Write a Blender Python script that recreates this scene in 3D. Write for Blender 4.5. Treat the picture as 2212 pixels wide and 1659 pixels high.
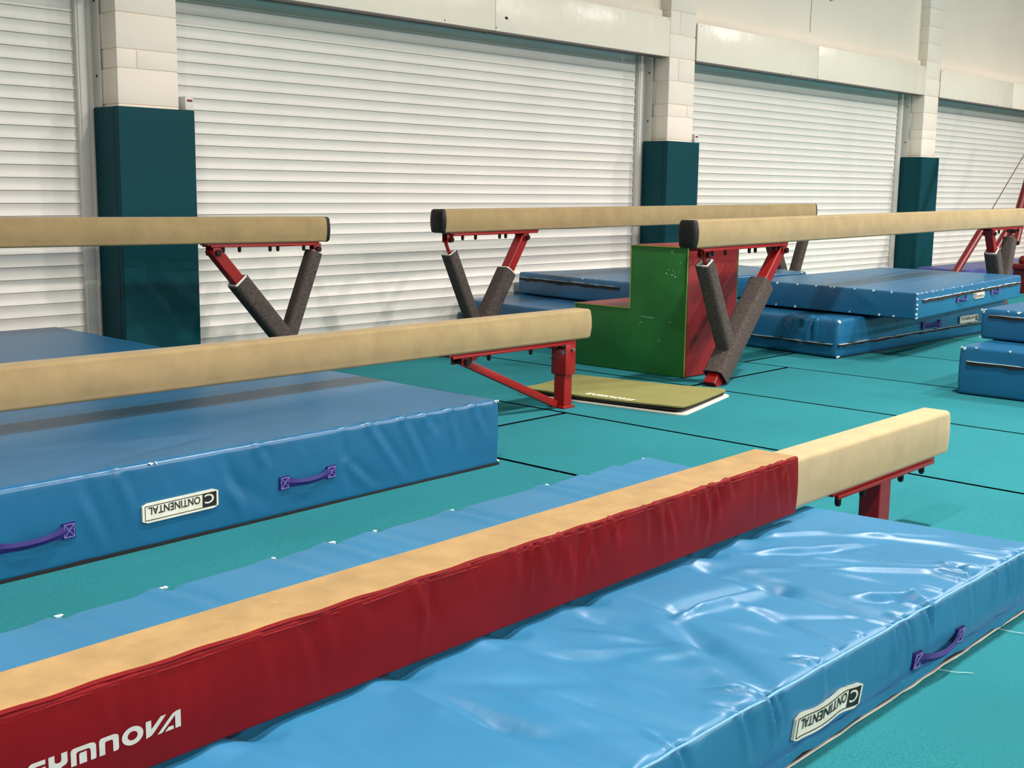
import bpy, bmesh, math, random
import numpy as np
from mathutils import Vector, Matrix
from mathutils.geometry import tessellate_polygon

# ------------------------------------------------------------------ clear
for o in list(bpy.data.objects):
    bpy.data.objects.remove(o, do_unlink=True)
S = bpy.context.scene
COL = S.collection
random.seed(7)
RNG = np.random.RandomState(11)

# ------------------------------------------------------------------ camera
FPX = 2609.85
pitch, roll, yaw = [math.radians(a) for a in (9.24902728, -0.79264167, 47.31970694)]
fw = np.array([math.sin(yaw)*math.cos(pitch), math.cos(yaw)*math.cos(pitch), -math.sin(pitch)])
rt = np.array([math.cos(yaw), -math.sin(yaw), 0.0])
dn = np.cross(fw, rt)
c_, s_ = math.cos(roll), math.sin(roll)
r2, d2 = c_*rt + s_*dn, -s_*rt + c_*dn
cam = bpy.data.cameras.new('camera')
cam.sensor_fit = 'HORIZONTAL'; cam.sensor_width = 36.0
cam.lens = FPX/2212.0*36.0
cam.clip_start = 0.05; cam.clip_end = 200
co = bpy.data.objects.new('camera', cam); COL.objects.link(co)
m = Matrix.Identity(4)
for i in range(3):
    m[i][0] = r2[i]; m[i][1] = -d2[i]; m[i][2] = -fw[i]
m[2][3] = 1.2
co.matrix_world = m
S.camera = co

# ------------------------------------------------------------------ world, lamps, exposure
S.view_settings.view_transform = 'Standard'
S.view_settings.look = 'None'
S.view_settings.gamma = 1.0
S.view_settings.exposure = 0.14
try: S.view_settings.use_curve_mapping = False
except Exception: pass
W = bpy.data.worlds.new('world'); S.world = W
W.use_nodes = True
W.node_tree.nodes['Background'].inputs[0].default_value = (1.0, 0.97, 0.93, 1)
W.node_tree.nodes['Background'].inputs[1].default_value = 0.06

def lamp(x, y, z, power, size=0.45, spread=180, col=(1.0, 0.915, 0.865)):
    l = bpy.data.lights.new('hall_lamp', 'AREA'); l.shape = 'SQUARE'; l.size = size
    l.energy = power; l.color = col; l.spread = math.radians(spread)
    o = bpy.data.objects.new('hall_lamp', l); COL.objects.link(o)
    o.location = (x, y, z)
    return o
for x, y, z, p, sp in ((-2.4, -1.0, 5.8, 270, 180), (3.0, -0.6, 5.8, 20, 180), (10.8, -0.2, 5.8, 300, 180), (17.6, -0.2, 5.8, 450, 180),
                       (0.6, 1.5, 5.8, 120, 130), (5.6, 1.5, 5.8, 240, 130), (11.6, 1.5, 5.8, 240, 130), (17.6, 1.5, 5.8, 240, 130),
                       (1.0, -9.0, 5.8, 830, 180), (8.5, -9.0, 5.8, 1050, 180), (16.0, -9.0, 5.8, 1150, 180),
                       (3.0, -17.0, 5.8, 900, 180), (11.0, -17.0, 5.8, 1250, 180), (19.0, -17.0, 5.8, 1400, 180)):
    lamp(x, y, z, p, size=0.32, spread=sp)

# ------------------------------------------------------------------ materials
def new_mat(name):
    m = bpy.data.materials.new(name); m.use_nodes = True
    nt = m.node_tree; b = nt.nodes['Principled BSDF']
    return m, nt, b
def lin(r, g, b):
    f = lambda v: (v/255.0/12.92) if v <= 10 else ((v/255.0+0.055)/1.055)**2.4
    return (f(r), f(g), f(b), 1.0)
def mat(name, rgb, rough=0.5, var=0.12, vscale=3.0, bump=0.0, bscale=60.0, bdist=0.002,
        spec=0.5, metal=0.0, sheen=0.0, spots=None, aniso=None):
    m, nt, b = new_mat(name)
    N, L = nt.nodes, nt.links
    tc = N.new('ShaderNodeTexCoord')
    base = lin(*rgb)
    b.inputs['Roughness'].default_value = rough
    b.inputs['Metallic'].default_value = metal
    b.inputs['Specular IOR Level'].default_value = spec
    if sheen:
        b.inputs['Sheen Weight'].default_value = sheen
        b.inputs['Sheen Roughness'].default_value = 0.5
    coord = tc.outputs['Object']
    if aniso:
        mp = N.new('ShaderNodeMapping'); mp.inputs['Scale'].default_value = aniso
        L.new(coord, mp.inputs['Vector']); coord = mp.outputs['Vector']
    nz = N.new('ShaderNodeTexNoise'); nz.inputs['Scale'].default_value = vscale
    nz.inputs['Detail'].default_value = 6.0; nz.inputs['Roughness'].default_value = 0.6
    L.new(coord, nz.inputs['Vector'])
    rp = N.new('ShaderNodeValToRGB')
    k0, k1 = 1-var, 1+var
    rp.color_ramp.elements[0].position = 0.3; rp.color_ramp.elements[1].position = 0.7
    rp.color_ramp.elements[0].color = (base[0]*k0, base[1]*k0, base[2]*k0, 1)
    rp.color_ramp.elements[1].color = (min(1, base[0]*k1), min(1, base[1]*k1), min(1, base[2]*k1), 1)
    L.new(nz.outputs['Fac'], rp.inputs['Fac'])
    outc = rp.outputs['Color']
    if spots:
        scol, sscale, thr, amt = spots
        n2 = N.new('ShaderNodeTexNoise'); n2.inputs['Scale'].default_value = sscale
        n2.inputs['Detail'].default_value = 8.0; n2.inputs['Roughness'].default_value = 0.7
        L.new(coord, n2.inputs['Vector'])
        r2_ = N.new('ShaderNodeValToRGB')
        r2_.color_ramp.elements[0].position = thr; r2_.color_ramp.elements[1].position = thr+0.08
        r2_.color_ramp.elements[0].color = (0, 0, 0, 1)
        r2_.color_ramp.elements[1].color = (amt, amt, amt, 1)
        L.new(n2.outputs['Fac'], r2_.inputs['Fac'])
        mx = N.new('ShaderNodeMix'); mx.data_type = 'RGBA'
        L.new(r2_.outputs['Color'], mx.inputs[0]); L.new(outc, mx.inputs[6])
        mx.inputs[7].default_value = lin(*scol)
        outc = mx.outputs[2]
    L.new(outc, b.inputs['Base Color'])
    if bump:
        n3 = N.new('ShaderNodeTexNoise'); n3.inputs['Scale'].default_value = bscale
        n3.inputs['Detail'].default_value = 4.0
        L.new(tc.outputs['Object'], n3.inputs['Vector'])
        bp = N.new('ShaderNodeBump'); bp.inputs['Strength'].default_value = bump
        bp.inputs['Distance'].default_value = bdist
        L.new(n3.outputs['Fac'], bp.inputs['Height']); L.new(bp.outputs['Normal'], b.inputs['Normal'])
    return m

MT = {}
MT['blue'] = mat('blue_vinyl', (23, 95, 136), 0.36, 0.10, 2.2, 0.10, 45, 0.004, 0.65)
MT['blue_pale'] = mat('pale_blue_vinyl', (46, 117, 157), 0.40, 0.10, 2.2, 0.10, 45, 0.004, 0.46)
MT['blue_dark'] = mat('deep_blue_vinyl', (24, 92, 132), 0.36, 0.12, 2.2, 0.12, 45, 0.004, 0.5)
MT['red_vinyl'] = mat('red_vinyl', (118, 15, 19), 0.42, 0.15, 6.0, 0.10, 70, 0.003, 0.12)
MT['red_seat'] = mat('worn_red_vinyl', (134, 26, 30), 0.45, 0.2, 9.0, 0.08, 60, 0.003, 0.5)
MT['green_vinyl'] = mat('green_vinyl', (38, 110, 46), 0.5, 0.16, 4.0, 0.08, 70, 0.002, 0.4, spots=((190, 205, 195), 7.5, 0.70, 0.5))
MT['teal_vinyl'] = mat('teal_vinyl', (3, 66, 74), 0.55, 0.08, 3.0, 0.05, 200, 0.001, 0.15)
MT['suede'] = mat('tan_suede', (158, 138, 98), 0.85, 0.11, 9.0, 0.25, 260, 0.002, 0.15, sheen=0.15, spots=((222, 208, 170), 14.0, 0.66, 0.45))
MT['suede_pale'] = mat('pale_suede', (180, 160, 120), 0.85, 0.10, 9.0, 0.25, 260, 0.002, 0.15, sheen=0.15)
MT['suede_pad'] = mat('worn_suede', (160, 131, 86), 0.85, 0.16, 12.0, 0.3, 160, 0.002, 0.15, sheen=0.1, spots=((226, 200, 150), 22.0, 0.64, 0.5))
MT['rubber'] = mat('black_rubber', (16, 17, 18), 0.55, 0.2, 20, 0.2, 120, 0.002, 0.4)
MT['black'] = mat('matt_black', (12, 13, 14), 0.8, 0.2, 20)
MT['red_metal'] = mat('red_enamel', (138, 14, 11), 0.35, 0.10, 12.0, 0.03, 60, 0.001, 0.5)
MT['red_dark'] = mat('dark_red_enamel', (104, 10, 12), 0.4, 0.10, 12.0)
MT['bolt'] = mat('dark_steel', (40, 32, 32), 0.4, 0.2, 30, metal=0.6)
MT['steel'] = mat('steel', (165, 168, 170), 0.3, 0.1, 30, metal=0.9)
MT['felt'] = mat('grey_felt', (80, 72, 69), 0.95, 0.42, 75.0, 0.5, 180, 0.004, 0.1)
MT['white_tube'] = mat('white_plastic', (225, 225, 220), 0.5, 0.05, 8)
MT['webbing'] = mat('violet_webbing', (40, 32, 104), 0.6, 0.2, 40.0, 0.3, 300, 0.001, 0.3)
MT['stitch'] = mat('pale_stitching', (150, 140, 205), 0.8, 0.05, 20)
MT['label'] = mat('label_cream', (222, 220, 202), 0.6, 0.14, 30.0, spots=((150, 150, 130), 40.0, 0.68, 0.6))
MT['ink'] = mat('black_ink', (16, 16, 16), 0.6, 0.3, 60)
MT['print_white'] = mat('grey_white_print', (198, 198, 184), 0.6, 0.08, 60.0)
MT['print_cream'] = mat('cream_print', (240, 238, 205), 0.6, 0.05, 60.0)
MT['thread'] = mat('pale_thread', (205, 225, 228), 0.8, 0.1, 60)
MT['edge_thread'] = mat('edge_thread', (110, 165, 195), 0.6, 0.1, 60)
MT['worn'] = mat('worn_white_edge', (214, 226, 222), 0.8, 0.2, 80)
MT['shutter'] = mat('white_lacquer', (232, 230, 222), 0.42, 0.03, 3.0, 0.03, 90, 0.001, 0.4)
MT['fascia'] = mat('glossy_white_sheet', (250, 242, 222), 0.30, 0.03, 1.2, 0.5, 1.6, 0.05, 0.5)
MT['paint'] = mat('cream_wall_paint', (248, 237, 221), 0.7, 0.03, 2.5, 0.25, 120, 0.003, 0.3)
MT['paint_wall'] = mat('cream_upper_wall', (246, 234, 216), 0.75, 0.03, 1.2, 0.3, 160, 0.003, 0.3)
MT['grey_steel'] = mat('grey_primer', (126, 108, 104), 0.5, 0.1, 6.0)
MT['guide'] = mat('guide_white', (214, 212, 204), 0.45, 0.04, 6.0)
MT['dark_void'] = mat('dark_void', (20, 22, 23), 0.9, 0.1, 4.0)
MT['olive'] = mat('olive_foam', (132, 131, 80), 0.85, 0.06, 5.0, 0.35, 190, 0.003, 0.15)
MT['foam_white'] = mat('white_foam', (215, 210, 196), 0.85, 0.08, 12)
MT['purple'] = mat('purple_vinyl', (70, 76, 140), 0.45, 0.1, 3.0)
MT['hall'] = mat('hall_paint', (150, 146, 138), 0.9, 0.03, 0.6)
MT['piping_lime'] = mat('lime_piping', (128, 150, 58), 0.6, 0.1, 30)

def carpet_mat():
    m, nt, b = new_mat('turquoise_carpet')
    N, L = nt.nodes, nt.links
    tc = N.new('ShaderNodeTexCoord')
    n1 = N.new('ShaderNodeTexNoise'); n1.inputs['Scale'].default_value = 420; n1.inputs['Detail'].default_value = 3
    n2 = N.new('ShaderNodeTexNoise'); n2.inputs['Scale'].default_value = 1.1; n2.inputs['Detail'].default_value = 4
    L.new(tc.outputs['Object'], n1.inputs['Vector']); L.new(tc.outputs['Object'], n2.inputs['Vector'])
    r1 = N.new('ShaderNodeValToRGB')
    r1.color_ramp.elements[0].position = 0.28; r1.color_ramp.elements[1].position = 0.72
    r1.color_ramp.elements[0].color = lin(24, 100, 108); r1.color_ramp.elements[1].color = lin(56, 137, 144)
    L.new(n1.outputs['Fac'], r1.inputs['Fac'])
    r2 = N.new('ShaderNodeValToRGB')
    r2.color_ramp.elements[0].position = 0.3; r2.color_ramp.elements[1].position = 0.7
    r2.color_ramp.elements[0].color = (0.90, 0.90, 0.90, 1); r2.color_ramp.elements[1].color = (1.06, 1.06, 1.06, 1)
    L.new(n2.outputs['Fac'], r2.inputs['Fac'])
    mx = N.new('ShaderNodeMix'); mx.data_type = 'RGBA'; mx.blend_type = 'MULTIPLY'; mx.inputs[0].default_value = 1
    L.new(r1.outputs['Color'], mx.inputs[6]); L.new(r2.outputs['Color'], mx.inputs[7])
    L.new(mx.outputs[2], b.inputs['Base Color'])
    b.inputs['Roughness'].default_value = 0.95
    b.inputs['Specular IOR Level'].default_value = 0.04
    bp = N.new('ShaderNodeBump'); bp.inputs['Strength'].default_value = 0.35; bp.inputs['Distance'].default_value = 0.003
    L.new(n1.outputs['Fac'], bp.inputs['Height']); L.new(bp.outputs['Normal'], b.inputs['Normal'])
    return m
MT['carpet'] = carpet_mat()

# ------------------------------------------------------------------ object helpers
def tag(o, label=None, cat=None, group=None, kind=None):
    if label: o['label'] = label
    if cat: o['category'] = cat
    if group: o['group'] = group
    if kind: o['kind'] = kind
    return o
def empty(name, loc=(0, 0, 0), rz=0.0):
    o = bpy.data.objects.new(name, None); COL.objects.link(o)
    o.location = loc; o.rotation_euler = (0, 0, rz); o.empty_display_size = 0.1
    return o
def link(name, me, parent=None, loc=None, rz=None):
    o = bpy.data.objects.new(name, me); COL.objects.link(o)
    if parent: o.parent = parent
    if loc is not None: o.location = loc
    if rz is not None: o.rotation_euler = (0, 0, rz)
    return o

class MB:
    """collects shapes and links them as one mesh object"""
    def __init__(s): s.v = []; s.f = []
    def add(s, v, f):
        n = len(s.v); s.v += [tuple(map(float, p)) for p in v]; s.f += [tuple(i+n for i in q) for q in f]; return s
    def hexa(s, p):   # 8 pts: bottom ring 0-3, top ring 4-7
        return s.add(p, [(3, 2, 1, 0), (4, 5, 6, 7), (0, 1, 5, 4), (1, 2, 6, 5), (2, 3, 7, 6), (3, 0, 4, 7)])
    def box(s, a, b):
        x0, y0, z0 = a; x1, y1, z1 = b
        return s.hexa([(x0, y0, z0), (x1, y0, z0), (x1, y1, z0), (x0, y1, z0), (x0, y0, z1), (x1, y0, z1), (x1, y1, z1), (x0, y1, z1)])
    def quadbox(s, q, z0, z1):
        return s.hexa([(x, y, z0) for x, y in q] + [(x, y, z1) for x, y in q])
    def sweep(s, path, prof, up=(0, 1, 0), caps=True, twist=None):
        """prof: list of (a,b) in the plane across the path; up = direction of b hint"""
        path = [np.array(p, float) for p in path]; n = len(prof); rings = []
        upv = np.array(up, float)
        for i, p in enumerate(path):
            t = path[min(i+1, len(path)-1)] - path[max(i-1, 0)]; t /= np.linalg.norm(t)
            a = np.cross(upv, t); a /= np.linalg.norm(a); b = np.cross(t, a)
            rings.append([p + a*u + b*w for u, w in prof])
        v = [q for r in rings for q in r]; f = []
        for i in range(len(path)-1):
            for k in range(n):
                k2 = (k+1) % n
                f.append((i*n+k, i*n+k2, (i+1)*n+k2, (i+1)*n+k))
        if caps:
            f.append(tuple(range(n-1, -1, -1))); f.append(tuple((len(path)-1)*n+k for k in range(n)))
        return s.add(v, f)
    def tube(s, path, r, n=10, up=None):
        path = [np.array(p, float) for p in path]
        t = path[-1]-path[0]; t = t/np.linalg.norm(t)
        if up is None: up = (0, 0, 1) if abs(t[2]) < 0.8 else (1, 0, 0)
        return s.sweep(path, [(r*math.cos(2*math.pi*k/n), r*math.sin(2*math.pi*k/n)) for k in range(n)], up)
    def rect(s, p0, p1, w, h, up=(0, 1, 0)):
        return s.sweep([p0, p1], [(-w/2, -h/2), (w/2, -h/2), (w/2, h/2), (-w/2, h/2)], up)
    def ball(s, c, r, n=8, sc=(1, 1, 1)):
        v = []; f = []
        for i in range(1, n):
            th = math.pi*i/n
            for k in range(n*2):
                ph = math.pi*k/n
                v.append((c[0]+r*sc[0]*math.sin(th)*math.cos(ph), c[1]+r*sc[1]*math.sin(th)*math.sin(ph), c[2]+r*sc[2]*math.cos(th)))
        t = len(v); v.append((c[0], c[1], c[2]+r*sc[2])); v.append((c[0], c[1], c[2]-r*sc[2])); m_ = n*2
        for i in range(n-2):
            for k in range(m_): f.append((i*m_+k, (i+1)*m_+k, (i+1)*m_+(k+1) % m_, i*m_+(k+1) % m_))
        for k in range(m_): f.append((t, k, (k+1) % m_)); f.append((t+1, (n-2)*m_+(k+1) % m_, (n-2)*m_+k))
        return s.add(v, f)
    def mesh(s, name, m, bevel=0.0, seg=2, smooth=None, merge=False):
        me = bpy.data.meshes.new(name); me.from_pydata(s.v, [], s.f); me.validate()
        bm = bmesh.new(); bm.from_mesh(me)
        if merge: bmesh.ops.remove_doubles(bm, verts=bm.verts, dist=1e-5)
        bmesh.ops.recalc_face_normals(bm, faces=bm.faces)
        if bevel:
            ed = [e for e in bm.edges if len(e.link_faces) == 2 and e.calc_face_angle(0) > 0.6]
            bmesh.ops.bevel(bm, geom=ed, offset=bevel, segments=seg, affect='EDGES', profile=0.5, clamp_overlap=True)
        if smooth is None: smooth = bool(bevel)
        for f in bm.faces: f.smooth = smooth
        if smooth:
            for e in bm.edges:
                if len(e.link_faces) == 2 and e.calc_face_angle(0) > 0.7: e.smooth = False
        bm.to_mesh(me); bm.free()
        me.materials.append(m if not isinstance(m, str) else MT[m])
        return me
    def build(s, name, m, parent=None, bevel=0.0, loc=None, rz=None, **k):
        return link(name, s.mesh(name, m, bevel, **k), parent, loc, rz)

# ------------------------------------------------------------------ rounded soft box with folds
def axis(L, r, n):
    n = max(2, n)
    a = [0, r*0.25, r*0.55, r*0.8]
    mid = list(np.linspace(r, L-r, n))
    return np.array(a + mid + [L-x for x in reversed(a)])
def folds_disp(P, segs):
    d = np.zeros(len(P))
    for p0, p1, amp, w, t0, t1 in segs:
        p0 = np.array(p0, float); p1 = np.array(p1, float)
        u = p1-p0; ln = np.linalg.norm(u); u = u/ln
        v = P-p0; t = np.clip(v@u, 0, ln)
        dist2 = ((v - t[:, None]*u)**2).sum(1)
        k = dist2 < (3.2*w)**2
        x = t[k]/ln
        ww = w*(0.55+0.45*np.where(x < 0.5, np.minimum(1, x*2+t0), 1))
        fade = np.ones(len(x))
        if t0 < 1: fade *= np.minimum(1, t0+(x/0.3)*(1-t0))
        if t1 < 1: fade *= np.minimum(1, t1+((1-x)/0.5)*(1-t1))
        d[k] += amp*np.exp(-dist2[k]/ww**2)*fade
    return d
_pn = RNG.uniform(0, 6.28, (40,)); _pd = RNG.normal(0, 1, (40, 3)); _pd /= np.linalg.norm(_pd, axis=1)[:, None]
def soft_noise(P, f0, f1):
    d = np.zeros(len(P))
    for k in range(24):
        f = f0*(f1/f0)**(k/23.0)
        d += np.sin(P@_pd[k]*f*6.283+_pn[k])/(1+k*0.25)
    return d/5.0
def soft_box(L, Wd, H, r, res, segs=(), noise=(0.0, 1, 4), bulge=0.0, sag=0.0, warp=None, calm=()):
    ax = axis(L, r, int(L/res)); ay = axis(Wd, r, int(Wd/res)); az = axis(H, r, max(3, int(H/res)))
    pts = []; quads = []; off = 0
    def grid(A, B, fn, flip=False):
        nonlocal off
        a, b = np.meshgrid(A, B, indexing='ij')
        p = fn(a.ravel(), b.ravel()); pts.append(p)
        na, nb = len(A), len(B)
        i, j = np.meshgrid(np.arange(na-1), np.arange(nb-1), indexing='ij')
        q = (i*nb+j).ravel()+off
        f = np.stack([q, q+nb, q+nb+1, q+1], 1)
        if flip: f = f[:, ::-1]
        quads.append(f); off += na*nb
    one = lambda a, v: np.full(a.shape, v)
    grid(ax, ay, lambda a, b: np.stack([a, b, one(a, H)], 1))
    grid(ax, az, lambda a, b: np.stack([a, one(a, 0.), b], 1))
    grid(ax, az, lambda a, b: np.stack([a, one(a, Wd), b], 1), True)
    grid(ay, az, lambda a, b: np.stack([one(a, 0.), a, b], 1), True)
    grid(ay, az, lambda a, b: np.stack([one(a, L), a, b], 1))
    xb = np.linspace(0, L, 3); yb = np.linspace(0, Wd, 3)
    P = np.concatenate(pts); F = np.concatenate(quads)
    hi = np.array([L-r, Wd-r, H-r]); lo = np.array([r, r, min(r, H/2)])
    inner = np.minimum(np.maximum(P, lo), hi); d = P-inner
    ln = np.linalg.norm(d, axis=1)[:, None]; nrm = d/np.maximum(ln, 1e-9)
    P0 = inner+nrm*r
    disp = folds_disp(P0, segs) if len(segs) else np.zeros(len(P0))
    if noise[0]: disp += noise[0]*soft_noise(P0, noise[1], noise[2])
    for u0, u1 in calm:
        kk = np.clip(np.maximum(u0-P0[:, 0], P0[:, 0]-u1)/0.05, 0, 1); disp = np.where(P0[:, 1] < 0.02, disp*(0.12+0.88*kk), disp)
    # keep the bottom edge straight, let the sides bulge a little
    k = np.clip(P0[:, 2]/(0.15*H), 0, 1)
    side = (np.abs(nrm[:, 2]) < 0.9)
    disp = np.where(side, disp*k, disp)
    if bulge: disp = disp+np.where(side, bulge*np.sin(np.clip(P0[:, 2]/H, 0, 1)*math.pi), 0)
    Q = P0+nrm*disp[:, None]
    if sag:
        ex = np.minimum(P0[:, 0], L-P0[:, 0]); ey = np.minimum(P0[:, 1], Wd-P0[:, 1])
        Q[:, 2] += np.where(nrm[:, 2] > 0.5, sag*np.clip(np.minimum(ex, ey)/0.25, 0, 1), 0)
    if warp is not None: Q = warp(Q)
    return Q, F
def mesh_np(name, Q, F, m, merge=True):
    me = bpy.data.meshes.new(name)
    me.from_pydata(Q.tolist(), [], F.tolist())
    bm = bmesh.new(); bm.from_mesh(me)
    if merge: bmesh.ops.remove_doubles(bm, verts=bm.verts, dist=4e-4)
    bmesh.ops.recalc_face_normals(bm, faces=bm.faces)
    for f in bm.faces: f.smooth = True
    bm.to_mesh(me); bm.free()
    me.materials.append(MT[m] if isinstance(m, str) else m)
    return me

def quad_warp(q, z0, L, Wd, H=1.0, inset=0.0, tilt=0.0):
    FL, FR, BR, BL = [np.array(p, float) for p in q]
    def w(Q):
        u = (Q[:, 0]/L)[:, None]; v = (Q[:, 1]/Wd)[:, None]
        xy = FL*(1-u)*(1-v)+FR*u*(1-v)+BR*u*v+BL*(1-u)*v
        if inset: xy = xy+np.array([0, inset])*(1-np.clip(Q[:, 2:3]/H, 0, 1))*(1-v)
        return np.concatenate([xy, Q[:, 2:3]*(1+tilt*v)+z0], 1)
    return w
def gathers(L, Wd, H, edges, n, seed, amp=0.006, side=True, top=True):
    """short stitched-in folds that start on a top edge and run down the side / onto the top"""
    R = np.random.RandomState(seed); out = []
    for e in edges:
        ln = L if e in 'fb' else Wd
        for i in range(int(n*ln)):
            s = R.uniform(0.03, ln-0.03); sl = R.uniform(-0.2, 0.75); dn_ = R.uniform(0.4, 1.0)*H; a = amp*R.uniform(0.5, 1.3)
            w = R.uniform(0.006, 0.016); inn = R.uniform(0.04, 0.16); st = R.uniform(-0.8, 0.3)
            def pt(q, dep, z):
                return {'f': (q, dep, z), 'b': (q, Wd-dep, z), 'l': (dep, q, z), 'r': (L-dep, q, z)}[e]
            if side:
                out.append((pt(s, 0, H*0.99), pt(s+sl*dn_, 0, H-dn_), a, w, 1, 0))
                out.append((pt(s+w*1.9, 0, H*0.97), pt(s+w*1.9+sl*dn_, 0, H-dn_), -a*0.8, w*1.3, 1, 0))
            if top and R.rand() < 0.7:
                out.append((pt(s, 0.0, H), pt(s+st*inn, inn, H), a*0.9, w, 1, 0))
                out.append((pt(s+w*1.8, 0.0, H), pt(s+w*1.8+st*inn, inn, H), -a*0.7, w*1.2, 1, 0))
    return out

class Mat:
    """a vinyl covered landing mat: q = FL, FR, BR, BL on the ground plan"""
    def __init__(s, name, label, q, z0, H, m='blue', res=0.02, segs=(), noise=(0.004, 0.6, 3), r=0.018, bulge=0.004, sag=0.0,
                 group=None, xsegs=None, inset=0.0, calm=(), tilt=0.0):
        s.inset = inset; s.bulge = bulge; s.q = [np.array(p, float) for p in q]; s.z0 = z0; s.H = H
        FL, FR, BR, BL = s.q
        s.L = (np.linalg.norm(FR-FL)+np.linalg.norm(BR-BL))/2; s.W = (np.linalg.norm(BL-FL)+np.linalg.norm(BR-FR))/2
        s.root = empty(name, (FL[0], FL[1], z0)); tag(s.root, label, 'gym mat', group or (None if m == 'purple' else 'blue landing mats'))
        segs = list(segs)
        if xsegs: segs += xsegs(s)
        Q, F = soft_box(s.L, s.W, H, r, res, segs, noise, bulge, sag, quad_warp(s.q, z0, s.L, s.W, H, inset, tilt), calm)
        Q = Q-np.array([FL[0], FL[1], z0])
        s.cover = link('cover', mesh_np('cover', Q, F, m), s.root)
        b = MB(); e = 0.02
        ctr = sum(s.q)/4
        b.quadbox([tuple((p-(p-ctr)/np.linalg.norm(p-ctr)*e)-FL+np.array([0, inset if k < 2 else 0])) for k, p in enumerate(s.q)], 0.001, 0.03)
        b.build('base_sheet', 'black', s.root)
    def loc(s, x, y):      # world xy -> local box coordinates (approx. inverse bilinear)
        u, v = 0.5, 0.5
        FL, FR, BR, BL = s.q; t = np.array([x, y])
        for _ in range(12):
            p = FL*(1-u)*(1-v)+FR*u*(1-v)+BR*u*v+BL*(1-u)*v
            du = (FR-FL)*(1-v)+(BR-BL)*v; dv = (BL-FL)*(1-u)+(BR-FR)*u
            d = np.linalg.solve(np.stack([du, dv], 1), t-p); u += d[0]; v += d[1]
        return u*s.L, v*s.W
    def face(s, side):
        FL, FR, BR, BL = s.q
        a, b = {'f': (FL, FR), 'l': (BL, FL), 'r': (FR, BR), 'b': (BR, BL)}[side]
        ln = np.linalg.norm(b-a); t = (b-a)/ln; n = np.array([t[1], -t[0]])
        return a-FL, t, n, ln
    def at(s, side, u, z, out=0.0):
        a, t, n, ln = s.face(side)
        if side == 'f': out -= s.inset*(1-min(1, max(0, z/s.H)))
        out += s.bulge*math.sin(math.pi*min(1, max(0, z/s.H)))
        p = a+t*u+n*out
        return np.array([p[0], p[1], z])
    def u_of(s, side, x, y):
        a, t, n, ln = s.face(side); return float((np.array([x, y])-s.q[0]-a)@t)
    def ribbon(s, name, side, u0, u1, zc, h, out, m, wob=0.004, depth=0.012, seed=1, step=0.05, hw=0.3, parent=None, shape=None):
        R = np.random.RandomState(seed); n = max(3, int((u1-u0)/step)); b = MB(); v = []; f = []
        for i in range(n+1):
            u = u0+(u1-u0)*i/n
            z = zc+R.normal(0, wob); hh = h*(1+R.uniform(-hw, hw)); o = out+R.uniform(0, wob)
            if shape: z, hh, o = shape(u, z, hh, o)
            v += [s.at(side, u, z-hh/2, o), s.at(side, u, z+hh/2, o), s.at(side, u, z+hh/2, o-depth), s.at(side, u, z-hh/2, o-depth)]
        for i in range(n):
            for k in range(4): f.append((i*4+k, i*4+(k+1) % 4, i*4+4+(k+1) % 4, i*4+4+k))
        f += [(3, 2, 1, 0), tuple(n*4+k for k in range(4))]
        b.add(v, f)
        return b.build(name, m, parent or s.root, smooth=False)
    def zip(s, side, z, u0=0.03, u1=None, h=0.012, seed=3, out=0.006):
        ln = s.face(side)[3]; u1 = ln-0.03 if u1 is None else u1
        g = s.ribbon('zip_gap', side, u0, u1, z, h*1.5, out, 'black', 0.0025, seed=seed, hw=0.45)
        s.ribbon('zip_piping', side, u0, u1, z+h*0.85, 0.0018, out+0.002, 'worn', 0.0012, seed=seed+1)
        return g
    def seam(s, side, z, out=0.003, u0=0.0, u1=None, seed=5, m='thread', h=0.003):
        ln = s.face(side)[3]; u1 = ln if u1 is None else u1
        return s.ribbon('edge_seam', side, u0, u1, z, h, out, m, 0.0012, 0.006, seed)
    def handle(s, side, u, z, ln=0.26, h=0.034, tilt=0.0, sagz=0.008, bulge=0.016, out=0.005):
        a, t, n, L_ = s.face(side)
        P = lambda du, dz, o: s.at(side, u+du, z+tilt*du+dz, out+o)
        b = MB(); pw = 0.042
        n_ = 14; v = []; f = []
        for i in range(n_+1):
            x = -1+2*i/n_; du = x*ln/2; k = max(0, 1-(abs(x)/(1-pw/ln*1.6))**2)
            hh = h*(1-0.38*min(1, k*1.6)); dz = -sagz*k; o = bulge*k
            v += [P(du, dz-hh/2, o), P(du, dz, o+0.004+0.003*k), P(du, dz+hh/2, o), P(du, dz, o-0.002)]
        for i in range(n_):
            for k in range(4): f.append((i*4+k, i*4+(k+1) % 4, i*4+4+(k+1) % 4, i*4+4+k))
        f += [(3, 2, 1, 0), tuple(n_*4+k for k in range(4))]
        b.add(v, f)
        for sg in (-1, 1):
            u0 = sg*(ln/2-pw/2)
            q = [P(u0-pw/2, -h*0.6, -0.006), P(u0+pw/2, -h*0.6, -0.006), P(u0+pw/2, -h*0.6, 0.002), P(u0-pw/2, -h*0.6, 0.002),
                 P(u0-pw/2, h*0.6, -0.006), P(u0+pw/2, h*0.6, -0.006), P(u0+pw/2, h*0.6, 0.002), P(u0-pw/2, h*0.6, 0.002)]
            b.hexa(q)
        hd = b.build('handle', 'webbing', s.root, smooth=False)
        c = 0.8
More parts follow.
